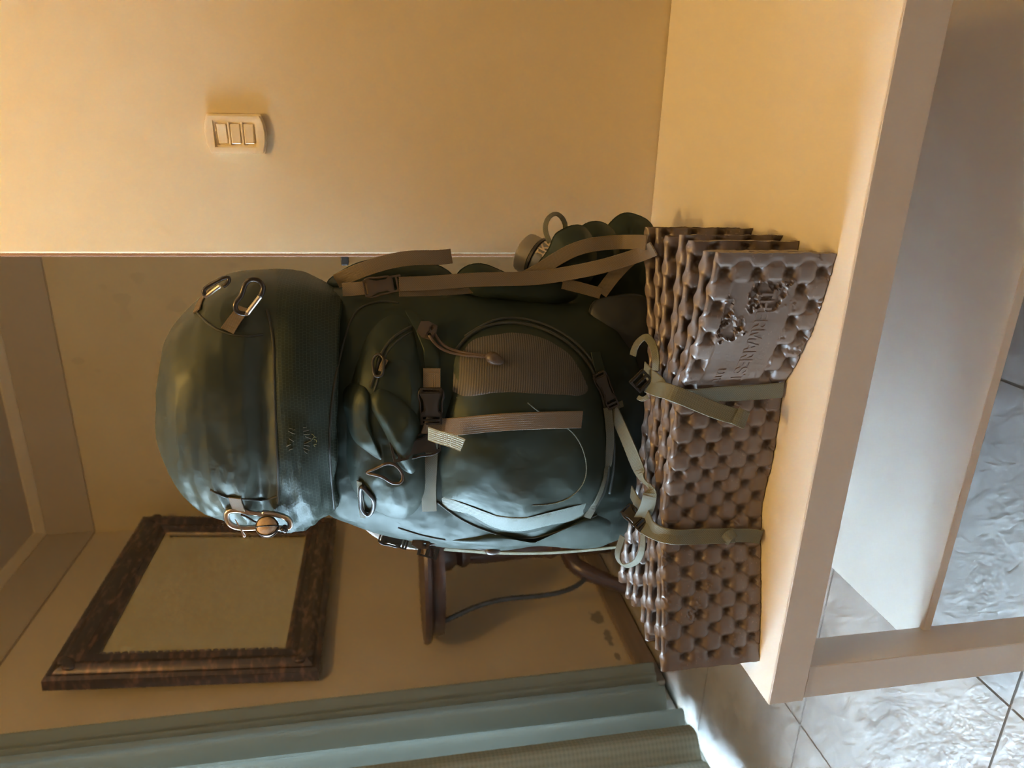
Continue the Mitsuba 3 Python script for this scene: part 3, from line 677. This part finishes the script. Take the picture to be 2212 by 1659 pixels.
lid_tab = [(361, 850, 760), (366, 900, 715), (376, 950, 686), (392, 990, 664), (415, 1028, 641), (440, 1062, 619), (460, 1082, 602), (480, 1097, 590), (520, 1116, 581), (560, 1130, 579), (598, 1139, 581), (640, 1146, 587), (680, 1141, 601), (710, 1126, 616), (738, 1106, 628)]
lid = section_loft(lid_tab, 0.92, [0.895, 0.875, 0.850, 0.828, 0.808, 0.797, 0.792, 0.789, 0.785, 0.786, 0.797, 0.789, 0.792, 0.800, 0.812], [0.955, 0.985, 1.01, 1.03, 1.05, 1.06, 1.07, 1.08, 1.09, 1.09, 1.09, 1.09, 1.08, 1.07, 1.05], 2.5, yl=0.872, yr=0.965, nrow=150, m=240, wr=wr_lid, top_close=1)
_vx = np.array(lid.vertices); q = (_vx - CAM) @ R.T; pxx = F * q[:, 1] / q[:, 2] + 1106
fx = pxx[lid.faces].mean(1)
top_ = lid.submesh([np.nonzero(fx < SEAMX)[0]], append=True, repair=False); bot_ = lid.submesh([np.nonzero(fx >= SEAMX)[0]], append=True, repair=False)
lidk = obj('lid', top_, 'm_lid_hazed', bp, smooth=True)
obj('lid_skirt', bot_, 'm_ripstop', bp, smooth=True); SURF.append(lid)
def seam(path, r=0.0016, m='m_seam', parent=bp, off=0.0004, name='piping', closed=False): return obj(name, px_tube(path, r, off, closed), m, parent, smooth=True)
seam([(576, 668), (588, 720), (592, 800), (594, 880), (597, 960), (600, 1020), (601, 1088)], parent=lidk, r=0.0018)
seam([(421, 670), (440, 690), (470, 712), (500, 722), (535, 726), (568, 722)], parent=lidk)
seam([(455, 1058), (490, 1074), (530, 1078), (570, 1080), (600, 1072)], parent=lidk)
seam([(722, 1098), (716, 1040), (712, 960), (716, 880), (728, 800), (748, 720), (775, 668), (820, 652), (862, 654)], parent=bp, r=0.0016)
# gold-and-grey sun embroidery on the skirt
def emb(lines, m):
    parts = [px_tube(l, 0.00045, 0.0006, sides=5, n=6) for l in lines]
    return cat(parts)
x0, y0 = 600, 900; s_ = 120 / 1659
E1 = [[(340, 360), (450, 370)], [(320, 430), (420, 490), (520, 520)], [(460, 400), (520, 390)], [(340, 660), (480, 745)], [(760, 440), (930, 405)], [(770, 540), (960, 530)], [(820, 600), (1010, 670)], [(790, 810), (900, 770), (1010, 710)], [(780, 855), (960, 880)], [(770, 940), (940, 1005)], [(790, 1030), (890, 1110)], [(760, 330), (860, 320)], [(260, 890), (390, 830)], [(330, 1010), (450, 960)]]
E2 = [[(1000, 515), (1060, 545), (1090, 600)], [(1040, 680), (1090, 600), (1150, 620)], [(1080, 690), (1150, 690), (1155, 770)], [(1080, 830), (1160, 825)], [(1075, 850), (1120, 900)]]
obj('embroidery', emb([[(x0 + a * s_, y0 + b * s_) for a, b in l] for l in E1], 0), 'm_embroidery', bp, smooth=True)
k_ = obj('embroidery', emb([[(x0 + a * s_, y0 + b * s_) for a, b in l] for l in E2], 0), 'm_embroidery_gold', bp, smooth=True)
say(k_, 'small gold embroidered figure')
# upper zipped pocket and its folds
def wr_pk(V): return 0.010 * (ridged(V, 15, 8, (0.8, 1, 1.2)) - 0.62) + 0.006 * (meshkit.fbm(V * 22, 3, 3) - 0.5)
upper = pillow([(752, 1040), (745, 960), (752, 850), (775, 760), (812, 692), (860, 668), (892, 700), (905, 760), (925, 830), (930, 920), (925, 1020), (915, 1090), (872, 1128), (812, 1112), (775, 1085)], (842, 900), 0.016, 4, wr=wr_pk, n=180, rings=50)
obj('upper_pocket', upper, 'm_nylon', bp, smooth=True); SURF.append(upper)
def wr_fl(V): return 0.005 * (ridged(V, 26, 9, (1, 1, 0.7)) - 0.6)
flap = pillow([(748, 830), (790, 832), (800, 870), (806, 940), (826, 1000), (800, 985), (764, 955), (745, 900)], (778, 895), 0.007, 5, wr=wr_fl, n=90, rings=20)
obj('storm_flap', flap, 'm_nylon', bp, smooth=True); SURF.append(flap)
fold2 = pillow([(798, 850), (815, 835), (845, 845), (880, 870), (905, 900), (905, 960), (890, 1030), (862, 1010), (840, 960), (815, 910)], (862, 920), 0.012, 3, wr=wr_fl, n=110, rings=26)
obj('fabric_fold', fold2, 'm_nylon', bp, smooth=True); SURF.append(fold2)
seam([(800, 838), (812, 800), (822, 770), (838, 742), (860, 722), (888, 706)], 0.0022, parent=bp, name='zipper')
seam([(808, 846), (818, 812), (828, 780), (843, 752), (864, 732), (890, 716)], 0.0012, parent=bp, name='zipper')
# big front stretch pocket
def wr_front(V):
    L = np.clip((-V[:, 0] - 0.40) / 0.07, 0, 1); lo = np.clip((0.80 - V[:, 2]) / 0.05, 0, 1)
    return 0.0045 * (meshkit.fbm(V * 14, 3, 6) - 0.5) + 0.0038 * L * (ridged(V, 20, 12, (1, 1, 0.8)) - 0.6)
FRONT = [(985, 756), (1010, 727), (1075, 699), (1150, 703), (1222, 737), (1275, 792), (1300, 852), (1313, 930), (1316, 1000), (1306, 1060), (1282, 1102), (1205, 1140), (1122, 1157), (1042, 1138), (985, 1106), (952, 1080), (950, 1048), (943, 1005), (952, 950), (958, 900), (974, 850), (976, 800)]
front = pillow(FRONT, (1130, 930), 0.030, 3.2, 0.9, wr=wr_front, n=240, rings=60)
obj('front_pocket', front, 'm_nylon', bp, smooth=True); SURF.append(front)
def panel(out, c, m, name, H=0.0015, lab=None, n=120):
    me = pillow(out, c, H, 10, n=n, rings=24, back=0.001, sink=0.0005)
    k = obj(name, me, m, bp, smooth=True)
    if lab: say(k, lab)
    SURF.append(me); return k
panel([(985, 765), (1005, 738), (1075, 717), (1150, 719), (1215, 748), (1265, 795), (1290, 852), (1230, 856), (1150, 852), (1060, 852), (980, 853), (978, 810)], (1120, 795), 'm_ribbed', 'stretch_panel', lab='brown ribbed stretch mesh across the top of the front pocket')
panel([(955, 1072), (985, 1085), (1040, 1106), (1110, 1117), (1190, 1112), (1245, 1098), (1285, 1082), (1272, 1106), (1205, 1132), (1122, 1149), (1045, 1131), (990, 1104), (950, 1090)], (1105, 1126), 'm_ribbed_light', 'stretch_panel', lab='pale ribbed stretch mesh along the side of the front pocket')
seam(FRONT[:11] , 0.0022, parent=bp, off=0.001)
seam([(1004, 727), (1075, 690), (1155, 694), (1230, 730), (1284, 788), (1311, 850), (1324, 930), (1327, 1000), (1317, 1066)], 0.0020, parent=bp, off=0.001)
seam([(945, 1085), (990, 1118), (1050, 1146), (1122, 1163), (1200, 1150), (1290, 1112)], 0.0014, parent=bp, off=0.001)
seam([(1140, 870), (1180, 900), (1232, 930), (1262, 980), (1262, 1040), (1225, 1078), (1150, 1092)], 0.0008, parent=bp, off=0.0004, m='m_ribbed_light')

sidep = pillow([(962, 1168), (1010, 1160), (1062, 1152), (1130, 1164), (1210, 1152), (1298, 1108), (1338, 1128), (1330, 1164), (1200, 1178), (1050, 1181)], (1150, 1168), 0.007, 4, n=120, rings=20)
obj('side_stretch_pocket', sidep, 'm_shell', bp, smooth=True)
seam([(860, 1140), (920, 1158), (962, 1166)], 0.0013, off=0.0006)
# ------------------------------------------------------------------ straps and buckles of the pack
def strap(pts, w, m='m_web_green', depths=None, name='strap', parent=bp, lab=None, off=0.0022, face=None, n=None):
    me, uv = px_strap(pts, w, depths, off, n, face)
    k = obj(name, me, m, parent, smooth=False, uv=uv)
    if lab: say(k, lab)
    return k
def local(pa, pb, off, depth=None):
    """frame at picture point pa, x axis towards pb, z towards the viewer"""
    if depth is None: (A, B), N = cast([pa, pb], off); n0 = unit(N[0] * 0.3 + unit(CAM - A))
    else: A, B = ond(*pa, depth), ond(*pb, depth); n0 = unit(CAM - A)
    return frame(A, B - A, n0), np.linalg.norm(B - A)
def buckle_female(L, W):
    body_ = Polygon([(0, -W * .5), (0, W * .5), (L * .16, W * .52), (L * .34, W * .36), (L * .60, W * .34), (L * .70, W * .5), (L, W * .5), (L, -W * .5), (L * .70, -W * .5), (L * .60, -W * .34), (L * .34, -W * .36), (L * .16, -W * .52)]).buffer(0.0012).buffer(-0.0012)
    win = sbox(L * .78, -W * .38, L * .85, W * .38); win2 = sbox(L * .90, -W * .38, L * .955, W * .38); win3 = sbox(L * .03, -W * .38, L * .09, W * .38)
    m = bev_extrude(body_.difference(win).difference(win2).difference(win3), 0.0085, 0.0016)
    prong = [tube(curve([(L * .05, s * W * .50, 0), (L * .22, s * W * .57, 0), (L * .42, s * W * .50, 0), (L * .60, s * W * .50, 0), (L * .70, s * W * .46, 0)], 16), 0.0016, 8) for s in (-1, 1)]
    return m, prong
def put_buckle(pa, pb, W, off=0.006, depth=None, m='m_plastic', lab=None):
    M, L = local(pa, pb, off, depth); b, p_ = buckle_female(L, W)
    k = obj('buckle', placed(b, M), m, bp, smooth=30)
    
    for pr_ in p_: obj('prong', placed(pr_, M), m, k, smooth=True)
    if lab: say(k, lab)
    return M
def ladder(pa, pb, W, off=0.005, depth=None, m='m_plastic'):
    M, L = local(pa, pb, off, depth)
    P = sbox(0, -W / 2, L, W / 2).buffer(0.001); 
    for a in (0.12, 0.56): P = P.difference(sbox(L * a, -W * .39, L * (a + .26), W * .39))
    k = obj('slider', placed(bev_extrude(P, 0.005, 0.0012), M), m, bp, smooth=30)
    return M
# central compression strap: sleeve, webbing, buckle, tail
slv = pillow([(868, 655), (885, 690), (902, 730), (915, 770), (918, 805), (950, 803), (954, 770), (945, 735), (925, 700), (900, 668)], (918, 745), 0.004, 6, n=80, rings=14)
obj('strap_sleeve', slv, 'm_nylon', bp, smooth=True); SURF.append(slv)
strap([(933, 796), (933, 820), (933, 846)], 0.0215, 'm_web_tan', off=0.006)
put_buckle((931, 838), (932, 916), 0.027, 0.011, lab='black side release buckle on the middle strap')
put_buckle((948, 952), (846, 978), 0.026, 0.010, lab='black half of a side release buckle hanging open')
strap([(928, 1104), (926, 1060), (928, 1010), (930, 960), (932, 925)], 0.0195, 'm_web_green', off=0.003)
strap([(916, 918), (945, 922), (1000, 920), (1060, 914), (1150, 909), (1257, 906)], 0.0225, 'm_web_tan', off=0.007, lab='brown webbing tail of the middle strap')
strap([(925, 936), (950, 945), (975, 952), (1000, 962)], 0.0200, 'm_web_pale', depths=[0.775, 0.765, 0.757, 0.752], face=(-0.15, -0.9, 0.3), lab='short pale folded webbing end')
# pole bungees with toggles
def bungee(pa, pb, ctrl, dep=None, off=0.008, size=1.0):
    A, B = np.array(pa, float), np.array(pb, float)
    dirv = unit(B - A); nrm = np.array([-dirv[1], dirv[0]])
    for s in (-1, 1):
        pts = [A + nrm * s * 9, *[np.array(c) + nrm * s * 5 * (1 - i / max(1, len(ctrl))) for i, c in enumerate(ctrl)], B + nrm * s * 1.5]
        obj('cord', px_tube(pts, 0.0019, off) if dep is None else px_tube(pts, 0.0019, depths=[dep] * len(pts)), 'm_cord', bp, smooth=True)
    if dep is None: P = cast([B + dirv * 14], off)[0][0]; Q = cast([B], off)[0][0]
    else: P, Q = ony(*(B + dirv * 14), dep), ony(*B, dep)
    d = unit(P - Q)
    s = trimesh.creation.icosphere(3, 0.0078); v = s.vertices * [1.55, 1, 1]; v[:, 1:] *= (1 - 0.22 * np.sign(v[:, :1]) * np.abs(v[:, :1]) / 0.012)
    s = trimesh.Trimesh(v, s.faces, process=False)
    obj('toggle', placed(s, frame(P, d, (0, -1, 0.1))), 'm_plastic_brown', bp, smooth=True)
    M, L = (local(A - dirv * 26, A + dirv * 8, off) if dep is None else local(A - dirv * 26, A + dirv * 8, None, dep))
    clip = Polygon([(0, -.006), (L * .4, -.010), (L, -.009), (L * 1.1, 0), (L, .009), (L * .4, .010), (0, .006)]).buffer(.001)
    for yy in (-0.004, 0.004): clip = clip.difference(Point(L * .78, yy).buffer(0.0022))
    obj('cord_clip', placed(bev_extrude(clip, 0.007, 0.002), M), 'm_plastic_brown', bp, smooth=30)
bungee((930, 716), (1056, 770), [(950, 745), (1000, 764)])
bungee((918, 1170), (1050, 1186), [(945, 1168), (1000, 1176)], dep=0.862)
# cord loops and clips by the upper pocket
def ring_cord(pts, r, m='m_plastic_brown', depth=None, name='cord_loop', n=60):
    dps = None if depth is None else [depth] * len(pts)
    return obj(name, px_tube(pts, r, 0.006, True, n) if dps is None else px_tube(pts, r, closed=True, n=n, depths=dps), m, bp, smooth=True)
ring_cord([(793, 1021), (812, 1012), (830, 1003), (848, 1002), (862, 1012), (870, 1030), (866, 1042), (850, 1044), (832, 1034), (812, 1026)], 0.0021)
ring_cord([(782, 1052), (792, 1062), (804, 1076), (806, 1100), (796, 1113), (784, 1105), (779, 1080)], 0.0028, 'm_plastic')
strap([(776, 1040), (779, 1080), (784, 1118)], 0.008, 'm_web_green', off=0.004)
ring_cord([(812, 812), (806, 795), (808, 772), (818, 765), (827, 772), (828, 795), (822, 812)], 0.0020, 'm_plastic')
strap([(823, 802), (826, 790), (834, 776)], 0.007, 'm_web_tan', off=0.004)
# left edge hardware and piping strip
strap([(960, 1186), (1050, 1193), (1150, 1195), (1250, 1190), (1330, 1182)], 0.012, 'm_web_pale', depths=[0.945] * 5, face=(-0.6, -0.8, 0))
gm = pillow([(768, 1118), (790, 1122), (830, 1150), (870, 1172), (912, 1188), (870, 1185), (820, 1165), (785, 1142)], (832, 1156), 0.01, 4, n=80, rings=12, plane=1.02)
obj('back_mesh', gm, 'm_grey_mesh', bp, smooth=True); say('backpack__back_mesh', 'strip of grey back-panel mesh')
put_buckle((820, 1158), (880, 1176), 0.018, depth=0.97)
ladder((905, 1186), (945, 1197), 0.016, depth=0.93)
# right side: compression strap, buckle, long tan tails
NAN = float('nan')
shw = pillow([(705, 612), (730, 590), (780, 566), (840, 560), (900, 565), (960, 580), (985, 605), (930, 625), (840, 640), (760, 640)], (840, 600), 0.03, 3, n=120, rings=24, plane=0.96)
obj('side_wing', shw, 'm_shell', bp, smooth=True); SURF.append(shw)
shw = pillow([(985, 600), (1010, 575), (1050, 572), (1090, 588), (1140, 600), (1200, 605), (1250, 640), (1200, 660), (1080, 650), (1000, 640)], (1090, 615), 0.018, 3, n=120, rings=24, plane=0.908)
obj('side_wing', shw, 'm_shell', bp, smooth=True); SURF.append(shw)
strap([(727, 608), (770, 588), (830, 568), (895, 557), (950, 556), (975, 553)], 0.019, 'm_web_tan', depths=[0.92, 0.905, 0.90, 0.90, 0.905, 0.91], lab='tan webbing tail looping over the top of the side')
put_buckle((786, 624), (868, 610), 0.021, depth=0.885, m='m_plastic_brown')
strap([(740, 626), (770, 624), (795, 621)], 0.017, 'm_web_tan', depths=[0.89, 0.886, 0.884])
strap([(862, 614), (920, 612), (1000, 606), (1080, 603), (1160, 600), (1240, 588), (1320, 570), (1385, 549), (1412, 537)], 0.0185, 'm_web_tan', depths=[0.882, 0.885, 0.888, 0.887, 0.882, 0.872, 0.858, 0.846, 0.838], lab='long tan webbing tail reaching down to the foam pad')
strap([(862, 634), (950, 632), (1040, 625), (1120, 612)], 0.008, 'm_web_tan', depths=[0.885, 0.892, 0.90, 0.90])
# hip belt wing and side pocket at the lower right
hip = pillow([(1305, 500), (1325, 476), (1352, 460), (1384, 466), (1402, 476), (1420, 560), (1425, 700), (1400, 780), (1340, 740), (1290, 680), (1250, 630), (1260, 560)], (1345, 610), 0.035, 3, n=140, rings=30, plane=1.03, wr=wr_fl)
obj('hip_belt', hip, 'm_shell', bp, smooth=True); SURF.append(hip)
lower = pillow([(1290, 650), (1330, 640), (1390, 640), (1430, 700), (1435, 800), (1430, 950), (1420, 1080), (1390, 1130), (1350, 1120), (1320, 1000), (1310, 900), (1300, 800)], (1375, 870), 0.02, 3, n=140, rings=30, plane=0.885, wr=wr_fl)
obj('lower_compartment', lower, 'm_panel_dark', bp, smooth=True); SURF.append(lower)
dome = pillow([(1240, 520), (1255, 492), (1290, 478), (1318, 488), (1336, 515), (1338, 560), (1310, 610), (1260, 615), (1240, 570)], (1288, 550), 0.03, 3, n=110, rings=24, plane=0.972, wr=wr_fl)
obj('hip_belt_pad', dome, 'm_shell', bp, smooth=True); SURF.append(dome)
sp = pillow([(1163, 572), (1177, 552), (1190, 530), (1200, 508), (1216, 496), (1260, 488), (1285, 520), (1290, 570), (1275, 610), (1230, 610), (1196, 585), (1178, 566)], (1235, 560), 0.022, 3, n=110, rings=24, plane=0.920, wr=wr_fl)
obj('side_pocket', sp, 'm_nylon', bp, smooth=True); SURF.append(sp)
strap([(1188, 524), (1178, 495), (1184, 472), (1200, 462), (1215, 472), (1221, 488), (1220, 500)], 0.0070, 'm_web_green', depths=[0.93, 0.935, 0.94, 0.945, 0.95, 0.955, 0.96], name='hang_loop', face=(0.5, -0.75, 0.35))
strap([(1134, 600), (1160, 586), (1197, 563), (1235, 542), (1278, 529), (1340, 523), (1396, 524)], 0.0185, 'm_web_tan', depths=[0.905, 0.90, 0.895, 0.89, 0.886, 0.882, 0.875], lab='tan strap arching over the side pocket')
strap([(1215, 612), (1255, 622), (1298, 634)], 0.015, 'm_web_tan', depths=[0.90, 0.895, 0.888])
strap([(1366, 556), (1330, 592), (1298, 634)], 0.018, 'm_web_tan', depths=[0.90, 0.895, 0.888])
# pad straps
def wrap_front(xa, ya, pts, w=0.0185, m='m_web_green'): pass
def pad_band(xc, w=0.0195, off=0.010, lean=0.0):
    rows = []
    P = [(0.0, 6, PH + 0.004), (0, 4, PH + 0.006), (0, 2, PH + 0.006), (0, 0.4, PH + 0.007)]
    pts = [np.array([xc - lean, pad_y(k, xc) + 0.0, TZ + z]) for _, k, z in P]
    pts += [np.array([xc - lean * (1 - i / 4), pad_y(0, xc) - 0.0045, TZ + z]) for i, z in enumerate((PH - 0.004, PH * .7, PH * .4, PH * .15, 0.004))]
    c = curve(pts, 60); A = np.repeat([[1.0, 0, 0]], 60, 0)
    return ribbon(c, A, w, 0.0018)
for xc, ln in ((-0.273, 0.004), (-0.470, -0.012)):
    me, uv = pad_band(xc, lean=ln); obj('pad_strap', me, 'm_web_green', bp, smooth=False, uv=uv); SURF.append(me)
strap([(1398, 832), (1420, 840), (1455, 850), (1500, 868), (1550, 888), (1610, 905)], 0.019, 'm_web_green', depths=[0.805, 0.765, 0.706, 0.694, 0.688, 0.682], name='pad_strap', lab='ribbed green strap tail lying over the foam pad')
strap([(1588, 897), (1600, 903), (1613, 908)], 0.021, 'm_web_green', depths=[0.683, 0.680, 0.680], name='strap_hem')
strap([(1390, 1137), (1410, 1148), (1440, 1158), (1500, 1160), (1552, 1158), (1586, 1156)], 0.0185, 'm_web_green', depths=[0.790, 0.745, 0.702, 0.694, 0.692, 0.692], name='pad_strap', lab='pale green strap tail around the left end of the foam pad')
strap([(1564, 1172), (1572, 1160), (1586, 1150)], 0.012, 'm_web_green', depths=[0.690, 0.686, 0.69], name='strap_hem')
strap([(1322, 880), (1345, 930), (1368, 985), (1388, 1030), (1404, 1062), (1398, 1095), (1382, 1125)], 0.0185, 'm_web_green', depths=[0.82, 0.80, 0.782, 0.772, 0.768, 0.772, 0.782], face=(-0.35, -0.8, 0.5), lab='green strap running down from the pocket to the left pad buckle')
put_buckle((1352, 1098), (1392, 1140), 0.017, depth=0.786)
ladder((1374, 812), (1396, 834), 0.022, depth=0.778)
strap([(1345, 1158), (1336, 1185), (1334, 1205), (1343, 1219), (1362, 1220), (1380, 1205), (1388, 1180), (1389, 1155)], 0.0085, 'm_web_green', depths=[0.80, 0.80, 0.80, 0.798, 0.79, 0.786, 0.784, 0.784], name='hang_loop', face=(-0.5, -0.55, 0.65))
strap([(1367, 768), (1374, 746), (1388, 731), (1402, 733), (1412, 750), (1417, 775), (1416, 800)], 0.010, 'm_web_green', depths=[0.825, 0.823, 0.817, 0.807, 0.798, 0.79, 0.785], name='hang_loop', face=(0.5, -0.55, 0.65))
strap([(1378, 858), (1389, 862), (1400, 856)], 0.006, "m_web_green", depths=[0.775, 0.768, 0.765], name='hang_loop')
# lower pocket strap with buckle
strap([(1268, 1118), (1290, 1080), (1312, 1010), (1318, 940), (1312, 880)], 0.012, 'm_web_green', off=0.003)
put_buckle((1292, 805), (1326, 880), 0.016, 0.006)
strap([(1326, 880), (1336, 876), (1345, 872)], 0.009, 'm_web_green', off=0.004)
strap([(1286, 760), (1292, 785), (1300, 812)], 0.014, 'm_nylon', off=0.003)
# ------------------------------------------------------------------ carabiners on the lid
def loop_strap(pts, w, dep=None): return strap(pts, w, 'm_web_tan', depths=dep, name='webbing_loop', off=0.004)
loop_strap([(491, 715), (504, 695), (518, 676), (526, 664)], 0.016)
loop_strap([(424, 672), (430, 655), (441, 638), (450, 628)], 0.012)
loop_strap([(507, 1076), (512, 1092), (518, 1106)], 0.016)
def carabiner(name, label, pts, gate, r, m_body, m_gate, depths, grp=None):
    t = thing(name, label, 'carabiner', grp)
    obj('spine', px_tube(pts, r, depths=depths, n=50, sides=10), m_body, t, smooth=True)
    g0, g1, d0, d1 = gate
    A, B = ony(*g0, d0), ony(*g1, d1)
    obj('gate', tube(curve([A, (A + B) / 2, B], 10), r * 0.95, 10), m_gate, t, smooth=30)
    M = frame(A, B - A, CAM - A)
    obj('pin', placed(trimesh.creation.cylinder(r * 0.7, r * 3.0, sections=12), M), m_gate, t, smooth=30)
    return t
carabiner('carabiner', 'black carabiner with a silver gate at the right end of the lid', [(532, 678), (512, 672), (508, 660), (520, 640), (530, 614), (542, 604), (558, 606), (568, 618), (566, 632), (562, 640)], ((534, 677), (562, 640), 0.778, 0.778), 0.0028, 'm_black_metal', 'm_steel', [0.778] * 10)
carabiner('carabiner', 'small brass-gated black carabiner at the top right corner of the lid', [(446, 640), (440, 632), (450, 618), (468, 608), (486, 600), (494, 600), (492, 610), (482, 618)], ((446, 640), (475, 618), 0.815, 0.815), 0.0024, 'm_black_metal', 'm_steel', [0.815] * 8)
cb = carabiner('carabiner', 'large silver carabiner hanging at the left end of the lid', [(566, 1108), (590, 1110), (612, 1116), (626, 1126), (626, 1138), (612, 1141), (570, 1139), (520, 1140), (500, 1134), (490, 1120), (492, 1106), (505, 1102), (534, 1106)], ((534, 1107), (578, 1112), 0.80, 0.80), 0.0036, 'm_steel', 'm_steel', [0.80] * 13)
t = thing('stone_pendant', 'tan stone wrapped in dark cord hanging from the large silver carabiner', 'pendant')
sc_ = ony(577, 1138, 0.792)
st = trimesh.creation.icosphere(4, 1.0); v = st.vertices * [0.013, 0.010, 0.0125]; v *= (1 + 0.10 * (meshkit.noise(v * 130, 3) - 0.5))[:, None]
obj('stone', trimesh.Trimesh(v + sc_, st.faces, process=False), 'm_stone', t, smooth=True)
for a in (0.2, 1.1, 2.1):
    th = np.linspace(0, 2 * np.pi, 40, endpoint=False)
    C_ = np.stack([0.0138 * np.cos(th) * math.cos(a), 0.0108 * np.cos(th) * math.sin(a), 0.0132 * np.sin(th)], -1) + sc_
    obj('wrap', tube(C_, 0.0009, 6, True), 'm_black', t, smooth=True)
kn = ony(612, 1142, 0.792); kk = []
for i in range(5):
    s = trimesh.creation.icosphere(2, 0.0034); s.apply_translation(kn + rng.normal(0, 0.0022, 3)); kk.append(s)
obj('knot', cat(kk), 'm_black', t, smooth=True)
obj('tie', px_tube([(520, 1112), (532, 1116), (548, 1126), (560, 1130)], 0.0012, depths=[0.797] * 4), 'm_black', t, smooth=True)
t = thing('needle_pin', 'small silver ball-ended pin through the large carabiner', 'pin')
A, B = ony(508, 1122, 0.795), ony(528, 1157, 0.795)
obj('shaft', tube([A, B], [0.0005, 0.0016], 8), 'm_steel', t, smooth=30)
s = trimesh.creation.icosphere(2, 0.0021); s.apply_translation(B); obj('ball', s, 'm_steel', t, smooth=True)
k_ = obj('drawcord_end', px_tube([(448, 1058), (456, 1068), (466, 1078)], 0.003, depths=[0.86, 0.85, 0.845]), 'm_cord', bp, smooth=True)
# ------------------------------------------------------------------ bottle in the side pocket
t = thing('water_bottle', 'bottle with a grey cap and pale lettering tucked in the side pocket of the backpack', 'bottle')
top = ony(1136, 546, 1.065); ax = unit(np.array([0.36, 0.62, 0.80]))
MB = frame(top, np.cross(ax, [0, 0, 1.0]), ax); 
Lz = lambda prof: trimesh.creation.revolve(np.array(prof), sections=48)
obj('cap', placed(Lz([(0, 0.006), (0.026, 0.006), (0.030, 0.003), (0.031, -0.002), (0.031, -0.017), (0, -0.017)]), MB), 'm_bottle_cap', t, smooth=30)
obj('rim', placed(Lz([(0, -0.017), (0.030, -0.017), (0.0335, -0.019), (0.0335, -0.023), (0, -0.023)]), MB), 'm_black', t, smooth=30)
obj('body', placed(Lz([(0, -0.023), (0.030, -0.023), (0.033, -0.026), (0.034, -0.052), (0.032, -0.056), (0, -0.056)]), MB), 'm_bottle_body', t, smooth=30)
m = meshkit.text_mesh('IKA', 0.0135, 0.0008, bold=True)
v, f_ = trimesh.remesh.subdivide_to_size(m.vertices, m.faces, 0.003); v = v - [(v[:, 0].min() + v[:, 0].max()) / 2, 0, 0]
toC = np.linalg.inv(MB)[:3, :3] @ unit(CAM - top); a0 = math.atan2(toC[1], toC[0])
ang = a0 + 0.66 + v[:, 0] / 0.034; rad = 0.0334 + v[:, 2] * 0.8
lv = np.stack([rad * np.cos(ang), rad * np.sin(ang), -0.040 + v[:, 1]], -1)
obj('lettering', placed(trimesh.Trimesh(lv, f_, process=False), MB), 'm_letter', t, smooth=False)
